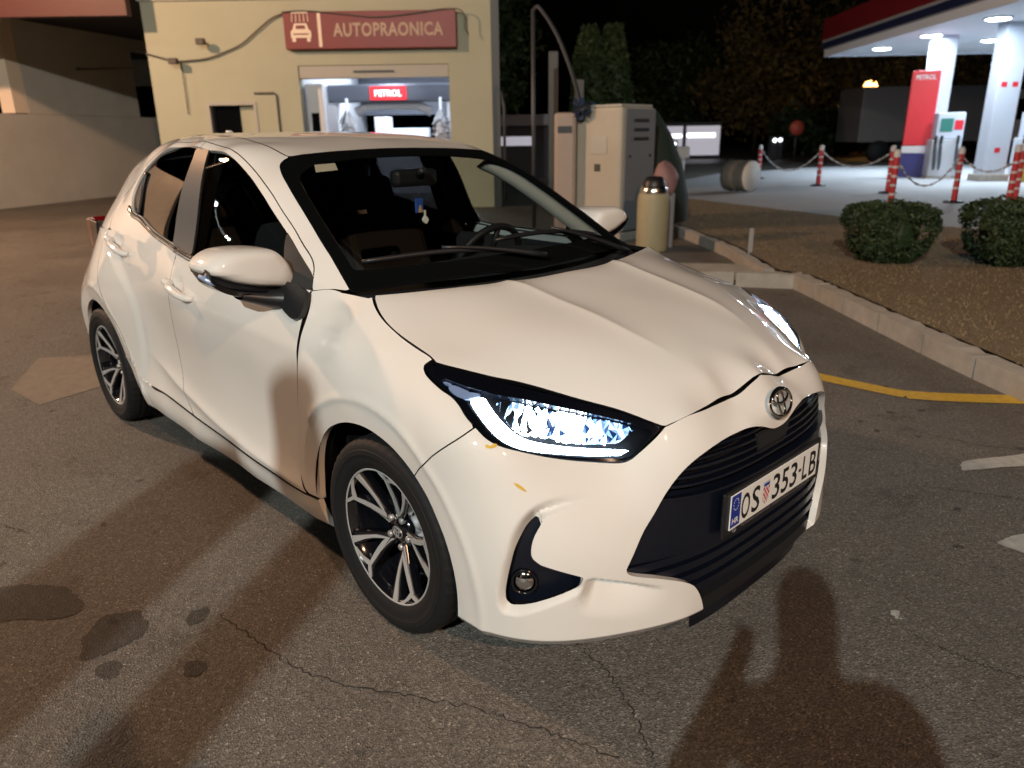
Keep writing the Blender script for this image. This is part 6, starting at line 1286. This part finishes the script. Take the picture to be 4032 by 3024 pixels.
fl_ = street_lamp(W(22.6, 50)[:2], W(22.6, 40)[:2], 'sodium street lamp glowing beyond the road', 4.1, SOD, 450, 'sodium_far', head=(.1, .1), arm=.2)
MB().lathe([(.002, -.42), (.3, -.3), (.42, 0), (.3, .28), (.002, .36)], 20, Matrix.Translation((.2, 0, 4.0))).build('lamp_globe', 'sodium_far', fl_)
ld = bpy.data.lights.new('bay_light', 'AREA'); ld.shape = 'RECTANGLE'; ld.size = .4; ld.size_y = 4; ld.energy = 150; ld.color = (.85, .92, 1); lo_ = bpy.data.objects.new('bay_light', ld); COL.objects.link(lo_); lo_.parent = B; lo_.location = (-2.7 + ox, 3.2, 3.1)

# ------------------------------------------------------------------ the photographer, and unseen things added to throw the long shadows
PL = tag(empty('shadow_pillar', (1.79, -5.1, 0), .6), 'unseen square pillar added behind the photographer to cast a shadow band', 'pillar')  # unseen, added and sized to cast the wider shadow band
MB().box(-.17, .17, -.17, .17, 0, 3.2, bev=.015).build('shaft', 'wall_grey', PL); MB().box(-.21, .21, -.21, .21, 0, .25, bev=.01).build('base', 'concrete', PL)
PO = tag(empty('shadow_pole', (2.15, -4.87, 0)), 'unseen round pole added behind the photographer to cast a shadow band', 'pole')  # unseen, added and sized to cast the narrower shadow band
MB().lathe([(.095, 0), (.095, 3.4), (.002, 3.41)], 20).build('shaft', 'steel_grey', PO); MB().lathe([(.002, 0.001), (.17, 0.001), (.17, .02), (.1, .03)], 20).build('base_plate', 'steel_grey', PO)
def person(loc, rz):
    o = tag(empty('person', loc, rz), 'person in dark clothes standing and holding a phone up to photograph', 'person')
    J = {'pel': (0, 0, .95, .15, .11), 'spi': (0, 0, 1.12, .15, .10), 'che': (0, .01, 1.32, .17, .11), 'nec': (0, .02, 1.48, .06, .06), 'hd0': (0, .04, 1.57, .075, .09), 'hd1': (0, .04, 1.68, .08, .095), 'hd2': (0, .03, 1.74, .05, .06)}
    E = [('pel', 'spi'), ('spi', 'che'), ('che', 'nec'), ('nec', 'hd0'), ('hd0', 'hd1'), ('hd1', 'hd2')]
    for s, n in ((1, 'r'), (-1, 'l')):
        J.update({n + 'sh': (s * .19, 0, 1.42, .065, .065), n + 'el': (s * .26, .08, 1.16, .05, .05), n + 'wr': (s * .08, .28, 1.34, .032, .03), n + 'ha': (s * .04, .33, 1.40, .035, .025), n + 'hi': (s * .10, 0, .90, .10, .10), n + 'kn': (s * .12, .01, .50, .065, .07), n + 'an': (s * .13, -.02, .10, .045, .05), n + 'to': (s * .14, .13, .045, .04, .035)})
        E += [('che', n + 'sh'), (n + 'sh', n + 'el'), (n + 'el', n + 'wr'), (n + 'wr', n + 'ha'), ('pel', n + 'hi'), (n + 'hi', n + 'kn'), (n + 'kn', n + 'an'), (n + 'an', n + 'to')]
    K = list(J); me = bpy.data.meshes.new('body'); me.from_pydata([J[k][:3] for k in K], [(K.index(a), K.index(b)) for a, b in E], [])
    b = bpy.data.objects.new('clothed_body', me); COL.objects.link(b); b.parent = o; me.materials.append(MATS['cloth_dark'])
    b.modifiers.new('s', 'SKIN'); b.modifiers.new('u', 'SUBSURF').levels = 2; b.modifiers['u'].render_levels = 2
    for i, k in enumerate(K): me.skin_vertices[0].data[i].radius = J[k][3:5]; me.skin_vertices[0].data[i].use_root = k == 'pel'
    return o
person((2.07, -2.28, 0), RZ)
